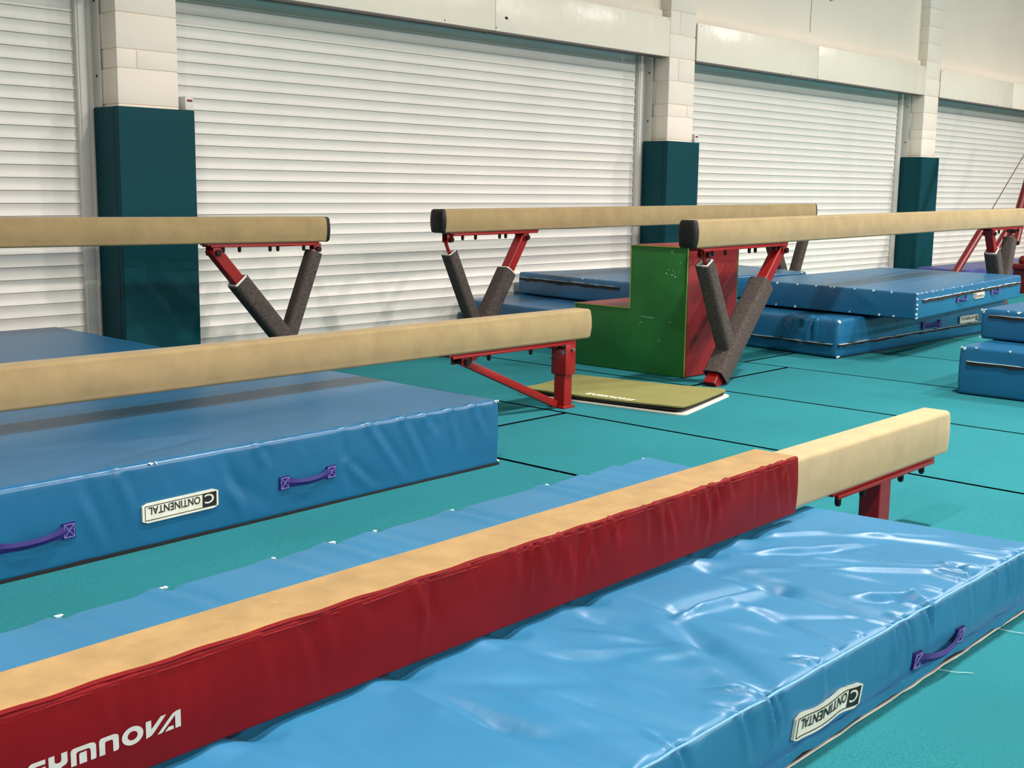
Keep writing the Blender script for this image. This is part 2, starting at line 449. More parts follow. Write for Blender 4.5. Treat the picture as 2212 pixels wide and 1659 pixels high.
        for sg in (-1, 1):
            st = MB()
            u0 = sg*(ln/2-pw/2); w2, h2 = pw/2*c, h*0.6*c
            K = [P(u0-w2, -h2, 0.0042), P(u0+w2, -h2, 0.0042), P(u0+w2, h2, 0.0042), P(u0-w2, h2, 0.0042)]
            for i, j in ((0, 1), (1, 2), (2, 3), (3, 0), (0, 2), (1, 3)):
                st.tube([K[i], K[j]], 0.0009, 4)
            st.build('stitching', 'stitch', hd)
        return hd
    def label(s, side, u, z, w=0.28, h=0.058, tilt=0.0, flip=True, out=0.007, wave=None, text=True):
        wv = wave or (lambda x: (0.0, 0.0))
        def P(du, dz, o):
            a_, b_ = wv(du); return s.at(side, u+du, z+tilt*du+dz+a_, out+o+b_)
        def plate(b, x0, x1, y0, y1, o0, o1, n=12, cham=False):
            v = []; f = []
            for i in range(n+1):
                x = x0+(x1-x0)*i/n
                ins = 0.0
                if cham: ins = max(0, 0.008-min(x-x0, x1-x))*0.9
                v += [P(x, y0+ins, o0), P(x, y1-ins, o0), P(x, y1-ins, o1), P(x, y0+ins, o1)]
            for i in range(n):
                for k in range(4): f.append((i*4+k, i*4+(k+1) % 4, i*4+4+(k+1) % 4, i*4+4+k))
            f += [(3, 2, 1, 0), tuple(n*4+k for k in range(4))]
            b.add(v, f)
        b = MB(); plate(b, -w/2, w/2, -h/2, h/2, -0.006, 0.001, 16, True)
        lb = b.build('label', 'label', s.root, smooth=False)
        sg = -1 if flip else 1
        ink = MB(); bw = h*0.035; e = h*0.12
        o0, o1 = 0.0008, 0.0016
        plate(ink, -w/2+e, w/2-e, -h/2+e, -h/2+e+bw, o0, o1); plate(ink, -w/2+e, w/2-e, h/2-e-bw, h/2-e, o0, o1)
        plate(ink, -w/2+e, -w/2+e+bw, -h/2+e, h/2-e, o0, o1, 2); plate(ink, w/2-e-bw, w/2-e, -h/2+e, h/2-e, o0, o1, 2)
        cw = h*0.86
        cx0 = (w/2-e-cw) if flip else (-w/2+e)
        plate(ink, cx0, cx0+cw, -h/2+e, h/2-e, o0, o1, 4)
        v, f = text_mesh('ONTINENTAL'); v = np.array(v); x0, x1 = v[:, 0].min(), v[:, 0].max(); y0, y1 = v[:, 1].min(), v[:, 1].max()
        tw = w-2*e-cw-h*0.34
        X = (v[:, 0]-x0)/(x1-x0)*tw; Y = ((v[:, 1]-y0)/(y1-y0)-0.5)*h*0.40-(0.1*h)
        st_ = -w/2+e+cw+h*0.14
        ink.add([P(sg*(st_+a), sg*c, 0.0020) for a, c in zip(X, Y)], f)
        ink.build('lettering', 'ink', lb, smooth=False)
        v, f = text_mesh('C'); v = np.array(v); x0, x1 = v[:, 0].min(), v[:, 0].max(); y0, y1 = v[:, 1].min(), v[:, 1].max()
        X = (v[:, 0]-x0)/(x1-x0)*cw*0.66; Y = ((v[:, 1]-y0)/(y1-y0)-0.5)*h*0.50-(0.06*h)
        cc = MB(); cc.add([P(sg*(-w/2+e+cw*0.2+a), sg*c, 0.0022) for a, c in zip(X, Y)], f)
        cc.build('initial_letter', 'label', lb, smooth=False)
        return lb
    def worn(s, pts, seed=0, size=0.02, name='worn_edge'):
        """scuffed-through white patches: list of (side, u, z)"""
        R = np.random.RandomState(seed); b = MB()
        for side, u, z in pts:
            n = R.randint(5, 8); w = size*R.uniform(0.3, 0.95); h = size*R.uniform(0.35, 0.9)
            ring = [(w*math.cos(2*math.pi*k/n)*R.uniform(.6, 1.2), h*math.sin(2*math.pi*k/n)*R.uniform(.6, 1.2)) for k in range(n)]
            v = [s.at(side, u+p, min(z+q, s.H-0.002), 0.004) for p, q in ring]+[s.at(side, u+p, min(z+q, s.H-0.002), -0.006) for p, q in ring]
            f = [tuple(range(n)), tuple(range(2*n-1, n-1, -1))]+[(k, (k+1) % n, n+(k+1) % n, n+k) for k in range(n)]
            b.add(v, f)
        o = b.build(name, 'worn', s.root); o['kind'] = 'stuff'; return o

_tc = {}
def text_mesh(body):
    if body in _tc: return _tc[body]
    cu = bpy.data.curves.new('t', 'FONT'); cu.body = body; cu.size = 1.0; cu.resolution_u = 3; cu.offset = 0.012
    o = bpy.data.objects.new('t', cu); COL.objects.link(o)
    dg = bpy.context.evaluated_depsgraph_get(); dg.update()
    me = o.evaluated_get(dg).to_mesh()
    v = [tuple(p.co) for p in me.vertices]; f = [tuple(p.vertices) for p in me.polygons]
    o.evaluated_get(dg).to_mesh_clear()
    bpy.data.objects.remove(o, do_unlink=True); bpy.data.curves.remove(cu)
    _tc[body] = (v, f); return v, f

def ell(cx, cy, rx, ry, n=22): return [(cx+rx*math.cos(2*math.pi*k/n), cy+ry*math.sin(2*math.pi*k/n)) for k in range(n)]
GLYPH = [   # word mark letters, unit height: (x offset, width scale, loops)
    (0.00, [[(0, .2), (0, .8), (.08, .93), (.2, 1), (.85, 1), (.85, .74), (.35, .74), (.28, .66), (.28, .34), (.35, .26), (.58, .26), (.58, .4), (.45, .4), (.45, .6), (.85, .6), (.85, 0), (.2, 0), (.08, .07)]]),
    (1.00, [[(0, 1), (.29, 1), (.29, .62), (.36, .52), (.56, .52), (.62, .62), (.62, 1), (.92, 1), (.92, .42), (.84, .3), (.7, .25), (.62, .24), (.62, 0), (.32, 0), (.32, .25), (.14, .28), (.03, .36), (0, .45)]]),
    (2.08, [[(0, 0), (0, .84), (.05, .95), (.16, 1), (1.0, 1), (1.2, .94), (1.28, .8), (1.28, .06), (1.24, 0), (1.0, 0), (1.0, .62), (.92, .74), (.36, .74), (.28, .66), (.28, 0)], [(.42, 0), (.42, .56), (.48, .63), (.8, .63), (.8, 0)]]),
    (3.52, [[(0, 0), (0, .86), (.05, .96), (.14, 1), (.76, 1), (.95, .94), (1.02, .82), (1.02, .1), (.95, 0), (.72, 0), (.72, .64), (.66, .73), (.36, .73), (.3, .66), (.3, 0)]]),
    (4.70, [(ell(.58, .5, .58, .54), ell(.58, .5, .27, .26))]),
    (6.00, [[(0, 0), (0, 1), (.3, 1), (.3, .46), (.84, 1.04), (1.14, 1.04), (.52, .3), (.3, .08)]]),
    (6.62, [[(0, 0), (.26, 0), (1.02, .8), (1.02, .0), (1.34, 0), (1.34, 1.04), (1.1, 1.04), (.86, .94)], [(.42, 0), (.92, 0), (.92, .22), (.64, .22)]]),
]
def wordmark(P, h, wtot, xs=None):
    """returns verts, faces of the padded-beam word mark mapped by P(u,w)"""
    V = []; F = []; tot = 7.96; k = wtot/tot
    for x0, loops in GLYPH:
        for lp in loops:
            ls = list(lp) if isinstance(lp, tuple) else [lp]
            flat = [p for l in ls for p in l]
            tri = tessellate_polygon([[Vector((a, b, 0)) for a, b in l] for l in ls])
            n = len(V); V += [P((x0+a)*k, b*h) for a, b in flat]; F += [tuple(i+n for i in t) for t in tri]
    return V, F

# ================================================================== HALL
YS, YF, YR = 7.03, 6.75, 6.86        # shutter plane, pier front, recessed upper wall
floor = MB().box((-8, -24.5, -0.10), (24, 7.4, -0.045)).build('floor', 'black'); floor['kind'] = 'structure'
ceil_ = MB().box((-8, -24.5, 6.2), (24, 7.4, 8.0)).build('ceiling', 'hall'); ceil_['kind'] = 'structure'
wl = MB().box((-8.2, -24.5, -0.1), (-8, 7.4, 8.0)).build('wall_left', 'hall'); wl['kind'] = 'structure'
wr = MB().box((24, -24.5, -0.1), (24.2, 7.4, 8.0)).build('wall_right', 'hall'); wr['kind'] = 'structure'
wf = MB().box((-8.2, -24.7, -0.1), (24.2, -24.5, 8.0)).build('wall_front', 'hall'); wf['kind'] = 'structure'

# carpet rolls: strips that run towards the shutters, butted end to end
XS = [-5.9, -4.67, -3.44, -2.2, -0.98, 3.872, 4.94, 6.20, 7.372, 8.6, 9.84, 11.08, 12.3, 13.5, 14.75, 16, 17.2, 18.4]
CUT = {3.872: [4.155], 6.20: [4.21], 7.372: [4.56]}
gap = 0.026
def carpet_piece(x0, x1, y0, y1):
    nx = max(12, int((x1-x0)/0.09)); ny = max(2, int((y1-y0)/0.12))
    A = np.concatenate([[0, 0.004], np.linspace(0.02, x1-x0-gap-0.02, nx), [x1-x0-gap-0.004, x1-x0-gap]])
    B = np.concatenate([[0, 0.004], np.linspace(0.03, y1-y0-gap-0.03, ny), [y1-y0-gap-0.004, y1-y0-gap]])
    a, b = np.meshgrid(A, B, indexing='ij'); P = np.stack([a.ravel(), b.ravel(), np.zeros(a.size)], 1)
    wv = soft_noise(P*np.array([1.0, 0.55, 1])+np.array([x0*1.3, y0, 0]), 0.5, 2.2)*0.0035
    edge = np.minimum.reduce([P[:, 0], P[:, 1], A[-1]-P[:, 0], B[-1]-P[:, 1]])
    P[:, 2] = np.where(edge < 0.001, -0.0012, 0)+wv*np.clip(edge/0.1, 0, 1)
    nb = len(B); i, j = np.meshgrid(np.arange(len(A)-1), np.arange(nb-1), indexing='ij'); q = (i*nb+j).ravel()
    F = np.stack([q, q+nb, q+nb+1, q+1], 1)
    # skirt
    n = len(P); ring = [k*nb for k in range(len(A))]+[(len(A)-1)*nb+k for k in range(1, nb)]+[k*nb+nb-1 for k in range(len(A)-2, -1, -1)]+[k for k in range(nb-2, 0, -1)]
    low = P[ring].copy(); low[:, 2] = -0.045; P = np.concatenate([P, low]); m_ = len(ring)
    F = F.tolist()+[[ring[k], ring[(k+1) % m_], n+(k+1) % m_, n+k] for k in range(m_)]
    me = bpy.data.meshes.new('carpet_roll'); me.from_pydata(P.tolist(), [], F)
    for p in me.polygons: p.use_smooth = True
    me.materials.append(MT['carpet']); me.materials.append(MT['black'])
    for k in range(len(F)-m_, len(F)): me.polygons[k].material_index = 1
    link('carpet_roll', me, floor, (x0, y0, 0))
for i in range(len(XS)-1):
    ys = [-7.0]+CUT.get(XS[i], [])+[YS-0.03]
    for j in range(len(ys)-1): carpet_piece(XS[i], XS[i+1], ys[j], ys[j+1])

# back wall: recessed upper wall, ledge, piers of painted blocks
wall = MB()
wall.box((-8, YR, 2.76), (24, 7.4, 8.0))
wall.box((-8, YS+0.12, -0.1), (24, 7.4, 2.76))
wall = wall.build('wall_back', 'paint_wall'); wall['kind'] = 'structure'
ledge = MB()
for x0, x1 in ((-1.3, 3.81), (4.24, 9.38), (9.83, 14.84), (15.28, 20.4)): ledge.box((x0, YR-0.045, 2.755), (x1-0.02, YR+0.01, 2.825))
ledge.build('ledge', 'paint', wall, 0.006)
pj = MB()
for x in (6.6, 12.13): pj.box((x, YR-0.003, 2.9), (x+0.006, YR+0.01, 6.2))
pj.build('panel_joint', 'grey_steel', wall)
PIERS = [(-1.72, -1.31), (3.82, 4.23), (9.405, 9.815), (14.86, 15.265), (20.4, 20.8)]
ROWS = [1.50, 1.66, 1.872, 1.985, 2.195, 2.405, 2.615, 2.825, 3.04, 3.25, 3.465, 3.68, 3.9, 4.12]
for pi, (x0, x1) in enumerate(PIERS):
    pier = MB().box((x0+0.008, YF+0.008, -0.03), (x1-0.008, YS+0.13, 6.2)).build('pier', 'paint', wall)
    if pi in (0, 4): continue
    g = 0.0028
    for k in range(len(ROWS)-1):
        z0, z1 = ROWS[k]+g, ROWS[k+1]-g
        half = (k == 2)
        # front blocks, with the return face seen from the side split where the photograph shows a joint
        if half: cuts = [(x0, x0+0.13), (x0+0.13, x1)] if pi == 1 else [(x0, x1-0.1), (x1-0.1, x1)]
        elif k % 2 == 0 and pi == 2 and k > 2: cuts = [(x0, x0+0.15), (x0+0.15, x1)]
        else: cuts = [(x0, x1)]
        yb = YF+(0.15 if k % 2 else 0.20)
        for a, b in cuts:
            MB().box((a+(g if a > x0 else 0), YF+random.uniform(-.0012, .0012), z0), (b-(g if b < x1 else 0), yb-g, z1)).build('block', 'paint', pier, 0.004)
        MB().box((x0+random.uniform(0, .0016), yb+g, z0), (x1, YS+0.1, z1)).build('block', 'paint', pier, 0.004)

# roller shutters
PITCH = 0.0754
def slat_mesh(L):
    pr = [(0.0, 0.0), (-0.0105, 0.0), (-0.0115, 0.0022), (-0.0105, 0.0048)]
    for k in range(1, 9):
        t = k/9.0; pr.append((-0.0105+0.0085*math.sin(math.pi*t)**0.8, 0.0048+t*0.066))
    pr += [(-0.0105, 0.0718), (-0.0085, 0.0728), (0.0, 0.0728)]
    v = []; f = []; n = len(pr)
    for x in (0, L): v += [(x, y, z) for y, z in pr]
    for k in range(n): f.append((k, (k+1) % n, n+(k+1) % n, n+k))
    b = MB(); b.add(v, f); return b.mesh('slat', 'shutter', smooth=False)
DOORS = [(-1.30, 3.81), (4.24, 9.385), (9.825, 14.84), (15.275, 20.38)]
for di, (x0, x1) in enumerate(DOORS):
    d = empty('door_%d' % (di+1), (x0, YS, 0)); d['kind'] = 'structure'
    gl, gr = 0.115, 0.115
    L = (x1-x0)-gl-gr+0.02
    MB().box((gl-0.02, 0.012, 0), (gl-0.02+L+0.02, 0.03, 2.62)).build('backing', 'dark_void', d)
    me = slat_mesh(L)
    for k in range(33):
        link('slat', me, d, (gl-0.01, 0.008, 0.012+k*PITCH))
    for sx in (0, 1):
        xa = gl-0.105+0.035 if sx == 0 else (x1-x0)-gl
        MB().box((xa, -0.038, 0), (xa+0.07, 0.0, 2.47)).box((xa+0.012, -0.046, 0), (xa+0.058, -0.036, 2.47)).build('guide_rail', 'guide', d, 0.004)
        xb = 0.0 if sx == 0 else (x1-x0)-0.046
        MB().box((xb, -0.022, 0), (xb+0.046, 0.04, 2.47)).box((xb if sx == 0 else xb+0.036, -0.11, 0), (xb+0.01 if sx == 0 else xb+0.046, 0.03, 2.47)).build('guide_angle', 'guide', d)
        bl = MB()
        for z in (0.4, 0.9, 1.4, 1.83, 2.27):
            p = (xb+0.01, -0.075, z) if sx == 0 else (xb+0.036, -0.075, z)
            bl.ball(p, 0.009, 5, (0.6, 1, 1))
        bl.build('guide_bolt', 'black', d)
    # fascia over the roller: two sheets, a return lip below, roller space shade put in as a near-black sheet
    seam = {0: 1.2, 1: 7.06, 2: 12.13, 3: 17.7}[di]-x0
    for a, b in ((-0.0, seam-0.0025), (seam+0.0025, x1-x0+0.0)):
        fa = MB().box((a, YF-YS-0.012, 2.405), (b, YF-YS+0.006, 2.752)).build('fascia_panel', 'fascia', d, 0.003)
        MB().box((a, YF-YS-0.008, 2.400), (b, YF-YS+0.085+(0.0 if a == 0 else -0.012), 2.408)).box((a, YF-YS+0.083+(0.0 if a == 0 else -0.012), 2.394), (b, YF-YS+0.090+(0.0 if a == 0 else -0.012), 2.410)).build('fascia_lip', 'grey_steel', fa)
    MB().box((0, -0.17, 2.72), (x1-x0, 0.1, 2.75)).build('roller_shade_sheet', 'dark_void', d)
    sc = MB()
    for p in ((seam-0.03, 2.72), (seam+0.01, 2.43), (seam-0.55, 2.425), (x1-x0-0.03, 2.735), (0.05, 2.73)):
        sc.ball((p[0], YF-YS-0.012, p[1]), 0.006, 5, (1, 0.5, 1))
    sc.build('fascia_screw', 'bolt', d)
    if di == 1:
        MB().add([(7.16-x0, YF-YS-0.0135, 2.515), (7.185-x0, YF-YS-0.0135, 2.50), (7.205-x0, YF-YS-0.0135, 2.512), (7.185-x0, YF-YS-0.0135, 2.527)], [(0, 1, 2, 3)]).build('torn_hole', 'black', d)

# teal column pads round the piers
for (x0, x1), lab in zip(((3.785, 4.31), (9.352, 9.868), (14.80, 15.30)),
                         ('teal padded sleeve on the leftmost pier, behind the end of the high beam',
                          'teal padded sleeve on the middle pier, behind the beam with red step block below',
                          'teal padded sleeve on the rightmost pier, beyond the blue mat stack')):
    t = empty('column_pad', ((x0+x1)/2, 6.86, 0)); tag(t, lab, 'column pad', 'teal pads on the piers')
    w = (x1-x0)/2; H = 1.645
    Q, F = soft_box(2*w, 0.048, H, 0.006, 0.05, noise=(0.0012, .5, 2)); Q = Q-np.array([w, 0.16, 0])
    link('front_pad', mesh_np('front_pad', Q, F, 'teal_vinyl'), t)
    for sx, xx in ((0, -w), (1, w-0.03)):
        Q, F = soft_box(0.034 if sx == 0 else 0.03, 0.245, H, 0.01, 0.05); Q = Q+np.array([xx+(0.0012 if sx == 0 else -0.0012), -0.113, 0])
        link('side_pad', mesh_np('side_pad', Q, F, 'teal_vinyl'), t)

# key switches beside the piers and a sensor on the upper wall
for x, z, lab in ((4.335, 1.655, 'small white key switch with red stripe beside the leftmost pier'), (9.985, 1.65, 'small white key switch box beside the middle pier')):
    t = empty('key_switch', (x, 6.88, z)); tag(t, lab, 'switch', 'key switches beside the piers')
    MB().box((-0.005, -0.045, 0), (0.055, 0.04, 0.085)).build('case', 'white_tube', t, 0.006)
    MB().box((0.008, -0.048, 0.052), (0.046, -0.043, 0.066)).build('window_strip', 'red_metal', t)
    MB().ball((0.058, 0.0, 0.035), 0.014, 6, (0.8, 1, 1)).build('key_barrel', 'steel', t)
t = empty('wall_sensor', (12.55, YR, 3.30)); tag(t, 'small white domed sensor high on the cream wall above the second shutter', 'sensor')
MB().ball((0, -0.02, 0.03), 0.05, 8, (1, 0.6, 1)).build('dome', 'white_tube', t, smooth=True)
MB().box((-0.035, -0.012, 0.0), (0.035, 0, 0.07)).build('back_plate', 'white_tube', t)

# ================================================================== BALANCE BEAMS
def barrel(hw_top=0.052, hw_mid=0.066, H=0.16, rc=0.016, n=6):
    """half profile -> closed loop (y, z), z from -H/2..H/2, top flat and sides softly bowed"""
    def hw(z):
        t = z/(H/2); return hw_mid-(hw_mid-hw_top)*t*t
    pts = []
    zs = np.linspace(-H/2+rc, H/2-rc, 9)
    right = [(hw(z), z) for z in zs]
    top = []
    for k in range(1, n):
        a = math.pi/2*k/n; z = H/2-rc+rc*math.sin(a); y = hw(H/2-rc)-rc+rc*math.cos(a); top.append((y, z))
    yt = top[-1][0]; cap = [(yt-0.004, H/2), (0, H/2), (-yt+0.004, H/2)]
    half = right+top
    loop = half+cap+[(-y, z) for y, z in reversed(half)]
    bot = []
    for k in range(1, n):
        a = math.pi/2*k/n; z = -H/2+rc-rc*math.sin(a); y = hw(-H/2+rc)-rc+rc*math.cos(a); bot.append((y, z))
    yb = bot[-1][0]
    loop = loop+[(-y, z) for y, z in bot]+[(-yb+0.004, -H/2), (yb-0.004, -H/2)]+[(y, z) for y, z in reversed(bot)]
    return loop
def beam_body(L, zc, H, parent, m='suede', caps=(None, None), hw=(0.052, 0.066)):
    """beam along local x from 0..L, zc(x)=centre height"""
    pf = barrel(hw[0], hw[1], H=H); b = MB(); n = len(pf)
    xs = [0.012]+list(np.linspace(0.05, L-0.05, 30))+[L-0.012]
    v = []; f = []
    def ring(x, k):
        return [(x, y*k, zc(x)+z*k) for y, z in pf]
    st = [(0.0, 0.93), (0.003, 0.965), (0.012, 1.0)]+[(x, 1.0) for x in np.linspace(0.05, L-0.05, 30)]+[(L-0.012, 1.0), (L-0.003, 0.965), (L, 0.93)]
    for x, k in st: v += ring(x, k)
    for i in range(len(st)-1):
        for k in range(n): f.append((i*n+k, i*n+(k+1) % n, (i+1)*n+(k+1) % n, (i+1)*n+k))
    f += [tuple(range(n-1, -1, -1)), tuple((len(st)-1)*n+k for k in range(n))]
    b.add(v, f); b.build('beam', m, parent, smooth=True)
    for e, cm in zip((0, 1), caps):
        if not cm: continue
        c = MB(); v = []; f = []; x0 = 0 if e == 0 else L; sg = -1 if e == 0 else 1
        st = [(-0.004, 1.004), (0.010, 1.0), (0.022, 0.93), (0.028, 0.8), (0.032, 0.5)]
        for dx, k in st: v += [(x0+sg*dx, y*k, zc(x0)+z*k) for y, z in pf]
        for i in range(len(st)-1):
            for k in range(n): f.append((i*n+k, i*n+(k+1) % n, (i+1)*n+(k+1) % n, (i+1)*n+k))
        f += [tuple(range(n-1, -1, -1)), tuple((len(st)-1)*n+k for k in range(n))]
        c.add(v, f); c.build('end_cap', cm, parent, smooth=True)
def rail(x0, x1, zb, parent, bolts=(), label=None):
    """red channel bolted under the beam; zb(x) = underside height"""
    h = 0.022
    b = MB()
    A, B = zb(x0), zb(x1)
    b.hexa([(x0, -0.042, A-h*0.55), (x1, -0.042, B-h*0.55), (x1, 0.042, B-h*0.55), (x0, 0.042, A-h*0.55), (x0, -0.042, A+0.004), (x1, -0.042, B+0.004), (x1, 0.042, B+0.004), (x0, 0.042, A+0.004)])
    for y in (-0.052, 0.044):
        b.hexa([(x0+.02, y, A-h), (x1-.02, y, B-h), (x1-.02, y+0.008, B-h), (x0+.02, y+0.008, A-h), (x0+.02, y, A-h*0.4), (x1-.02, y, B-h*0.4), (x1-.02, y+0.008, B-h*0.4), (x0+.02, y+0.008, A-h*0.4)])
    r = b.build('mounting_rail', 'red_metal', parent, 0.002)
    k = MB()
    for x in bolts:
        k.tube([(x, -0.03, zb(x)-h*0.5), (x, -0.03, zb(x)-h-0.022)], 0.011, 8); k.ball((x, -0.03, zb(x)-h-0.022), 0.011, 5)
    if bolts: k.build('bolt', 'bolt', r)
    return r
def rounded(w, h, r, n=4):
    out = []
    for cx, cy, a0 in ((w/2-r, h/2-r, 0), (-w/2+r, h/2-r, 90), (-w/2+r, -h/2+r, 180), (w/2-r, -h/2+r, 270)):
        for k in range(n+1):
            a = math.radians(a0+90*k/n); out.append((cx+r*math.cos(a), cy+r*math.sin(a)))
    return out
def lerp(a, b, t): return tuple(np.array(a)+(np.array(b)-np.array(a))*t)
def sleeve(p0, p1, parent, w, wall_=0.013, name='felt_sleeve', rr=0.028, openend=True, sl=0.0):
    """grey felt wrapped round a square tube; p0 is the open top end"""
    p0 = np.array(p0, float); p1 = np.array(p1, float)
    b = MB(); pf = rounded(w, w, rr); n = len(pf)
    pi_ = rounded(w-2*wall_, w-2*wall_, max(0.004, rr-wall_))
    path = [p0, lerp(p0, p1, .02), lerp(p0, p1, .5), lerp(p0, p1, .98), p1]
    b.sweep(path, pf, caps=False); b.sweep(path, pi_, caps=False)
    k = len(path)*n
    for i in range(n):
        b.f.append((i, (i+1) % n, k+(i+1) % n, k+i)); e = (len(path)-1)*n
        b.f.append((e+i, e+(i+1) % n, k+e+(i+1) % n, k+e+i))
    return b.build(name, 'felt', parent, smooth=True)
def clevis(p, d, parent, s=0.05, drop=0.055):
    """pair of cheek plates under the rail with a pin through them"""
    b = MB(); x, y, z = p
    for yy in (-s, s-0.008):
        b.box((x-0.028, yy, z-drop), (x+0.028, yy+0.008, z+0.006))
    c = b.build('bracket', 'red_metal', parent, 0.003)
    k = MB().tube([(x, -s-0.014, z-drop*0.6), (x, s+0.014, z-drop*0.6)], 0.010, 8).tube([(x, -s-0.02, z-drop*0.6), (x, -s-0.008, z-drop*0.6)], 0.019, 6)
    k.build('pin', 'bolt', c)
    return c
def vee_legs(parent, zb, main_top, main_foot, brace_top, brace_bot, rail_x, dark_in=True, white=True, mw=0.118, bw=0.094, t_sleeve=0.30, knob=True, hasred=True):
    """telescopic main leg with felt sleeve plus a felt-wrapped brace, all in the plane of the beam (local x,z)"""
    x0, x1 = rail_x
    bs = [x0+(x1-x0)*t for t in (0.14, 0.28, 0.55, 0.62, 0.86)]
    rail(x0, x1, zb, parent, bs)
    mt = (main_top[0], 0, main_top[1]); mf = (main_foot[0], 0, main_foot[1])
    clevis((mt[0], 0, zb(mt[0])-0.018), 1, parent, 0.045)
    leg = MB().sweep([lerp(mt, mf, -0.02), lerp(mt, mf, t_sleeve+0.08)], rounded(0.072, 0.072, 0.006, 2)).build('leg', 'red_metal', parent, smooth=False)
    MB().sweep([lerp(mt, mf, 0.9), mf], rounded(0.082, 0.082, 0.006, 2)).build('foot', 'red_metal', leg, smooth=False)
    if white:
        w2 = MB(); pf = rounded(0.098, 0.098, 0.006, 2); pi_ = rounded(0.088, 0.088, 0.004, 2); n = len(pf)
        a, c = lerp(mt, mf, t_sleeve-0.012), lerp(mt, mf, t_sleeve+0.06)
        w2.sweep([a, c], pf, caps=False); w2.sweep([a, c], pi_, caps=False)
        for i in range(n): w2.f.append((i, (i+1) % n, 2*n+(i+1) % n, 2*n+i))
        w2.build('tube_liner', 'white_tube', leg, smooth=False)
    sleeve(lerp(mt, mf, t_sleeve), lerp(mt, mf, 0.94), leg, mw, 0.011)
    bt = (brace_top[0], 0, brace_top[1]); bb = (brace_bot[0], 0, brace_bot[1])
    clevis((bt[0]-(bb[0]-bt[0])*0.06, 0, zb(bt[0])-0.016), 1, parent, 0.026, 0.05)
    br = MB()
    L = np.linalg.norm(np.array(bt)-np.array(bb)); up_ = lerp(bt, bb, -0.09/L)
    br.tube([up_, lerp(bt, bb, 0.06)], 0.012, 8)
    pf = rounded(bw-0.022, bw-0.022, 0.006, 2); pi_ = rounded(bw-0.036, bw-0.036, 0.004, 2); n = len(pf)
    brace = br.build('brace', 'red_metal', parent, smooth=True)
    w2 = MB(); a, c = lerp(bt, bb, -0.008), lerp(bt, bb, 0.25)
    w2.sweep([a, c], pf, caps=False); w2.sweep([a, c], pi_, caps=False)
    for i in range(n): w2.f.append((i, (i+1) % n, 2*n+(i+1) % n, 2*n+i))
    w2.build('tube_liner', 'white_tube', brace, smooth=False)
    sleeve(bt, bb, brace, bw, 0.010, rr=0.024)
def beam_thing(p0, p1, label, group='balance beams'):
    p0 = np.array(p0, float); p1 = np.array(p1, float); d = p1-p0
    t = empty('balance_beam', (p0[0], p0[1], 0), math.atan2(d[1], d[0])); tag(t, label, 'balance beam', group)
    return t, np.linalg.norm(d)

# A: high beam at the left, right-hand end in view
tA, LA = beam_thing((-0.1, 6.47), (4.90, 6.195), 'high tan balance beam at the left, running out of frame in front of the teal pad')
zA = lambda x: 0.928-0.0046*(x-3.0)
beam_body(LA, zA, 0.158, tA, 'suede', (None, 'rubber'))
ub = lambda zc, h: (lambda x: zc(x)-h/2)
vee_legs(tA, ub(zA, .158), (LA-0.785, 0.800), (LA-0.10, 0.0), (LA-0.065, 0.775), (LA-0.265, 0.26), (LA-0.85, LA-0.05), t_sleeve=0.235)
vee_legs(tA, ub(zA, .158), (0.785, 0.82), (0.10, 0.0), (0.065, 0.79), (0.265, 0.26), (0.05, 0.85), t_sleeve=0.235)

# B: low beam in the middle distance
tB, LB = beam_thing((-0.45, 4.243), (5.205, 4.265), 'low tan balance beam crossing the blue mat from the left edge')
zB = lambda x: 0.462-0.0016*(x-3.5)
beam_body(LB, zB, 0.163, tB, 'suede')
uB = ub(zB, .163)
def low_leg(t, L, ub_, x_leg, x_br, foot_x):
    rail(min(x_leg, x_br)-0.12 if x_br < x_leg else x_leg-0.06, max(x_leg, x_br)+0.055 if x_br < x_leg else x_br+0.12, ub_, t, [min(x_leg, x_br)+abs(x_leg-x_br)*k for k in (0.05, 0.22, 0.62)])
    zt = ub_(x_leg)
    b = MB()
    for yy in (-0.052, 0.044): b.box((x_leg-0.042, yy, zt-0.19), (x_leg+0.042, yy+0.008, zt-0.015))
    b.box((x_leg-0.042, -0.05, zt-0.19), (x_leg-0.034, 0.05, zt-0.075))
    br = b.build('bracket', 'red_metal', t, 0.002)
    MB().tube([(x_leg+0.012, -0.066, zt-0.05), (x_leg+0.012, 0.066, zt-0.05)], 0.010, 8).build('pin', 'steel', br)
    lg = MB().sweep([(x_leg, 0, zt-0.09), (x_leg, 0, 0.0)], rounded(0.066, 0.076, 0.005, 2), up=(0, 1, 0)).build('leg', 'red_metal', t, smooth=False)
    MB().box((x_leg-0.05, -0.05, 0), (x_leg+0.05, 0.05, 0.012)).build('foot_plate', 'red_metal', lg, 0.002)
    clevis((x_br, 0, ub_(x_br)-0.014), 1, t, 0.04, 0.05)
    MB().rect((x_br, 0, ub_(x_br)-0.04), (foot_x, -0.0, 0.025), 0.040, 0.032).build('brace', 'red_metal', t, 0.003)
low_leg(tB, LB, uB, LB-0.165, LB-0.97, LB-0.23)
low_leg(tB, LB, uB, 0.165, 0.97, 0.23)

# C: high beam in front of the middle shutter
tC, LC = beam_thing((5.655, 5.90), (10.96, 6.085), 'high tan balance beam with black left end, nearest the middle shutter')
zC = lambda x: 0.970+0.0056*x
beam_body(LC, zC, 0.158, tC, 'suede', ('rubber', 'rubber'))
uC = ub(zC, .158)
vee_legs(tC, uC, (0.86, 0.845), (0.28, 0.0), (0.10, 0.755), (0.36, 0.24), (0.07, 1.0), t_sleeve=0.285)
vee_legs(tC, uC, (LC-0.86, 0.87), (LC-0.28, 0.0), (LC-0.10, 0.78), (LC-0.36, 0.24), (LC-1.0, LC-0.07), t_sleeve=0.12)

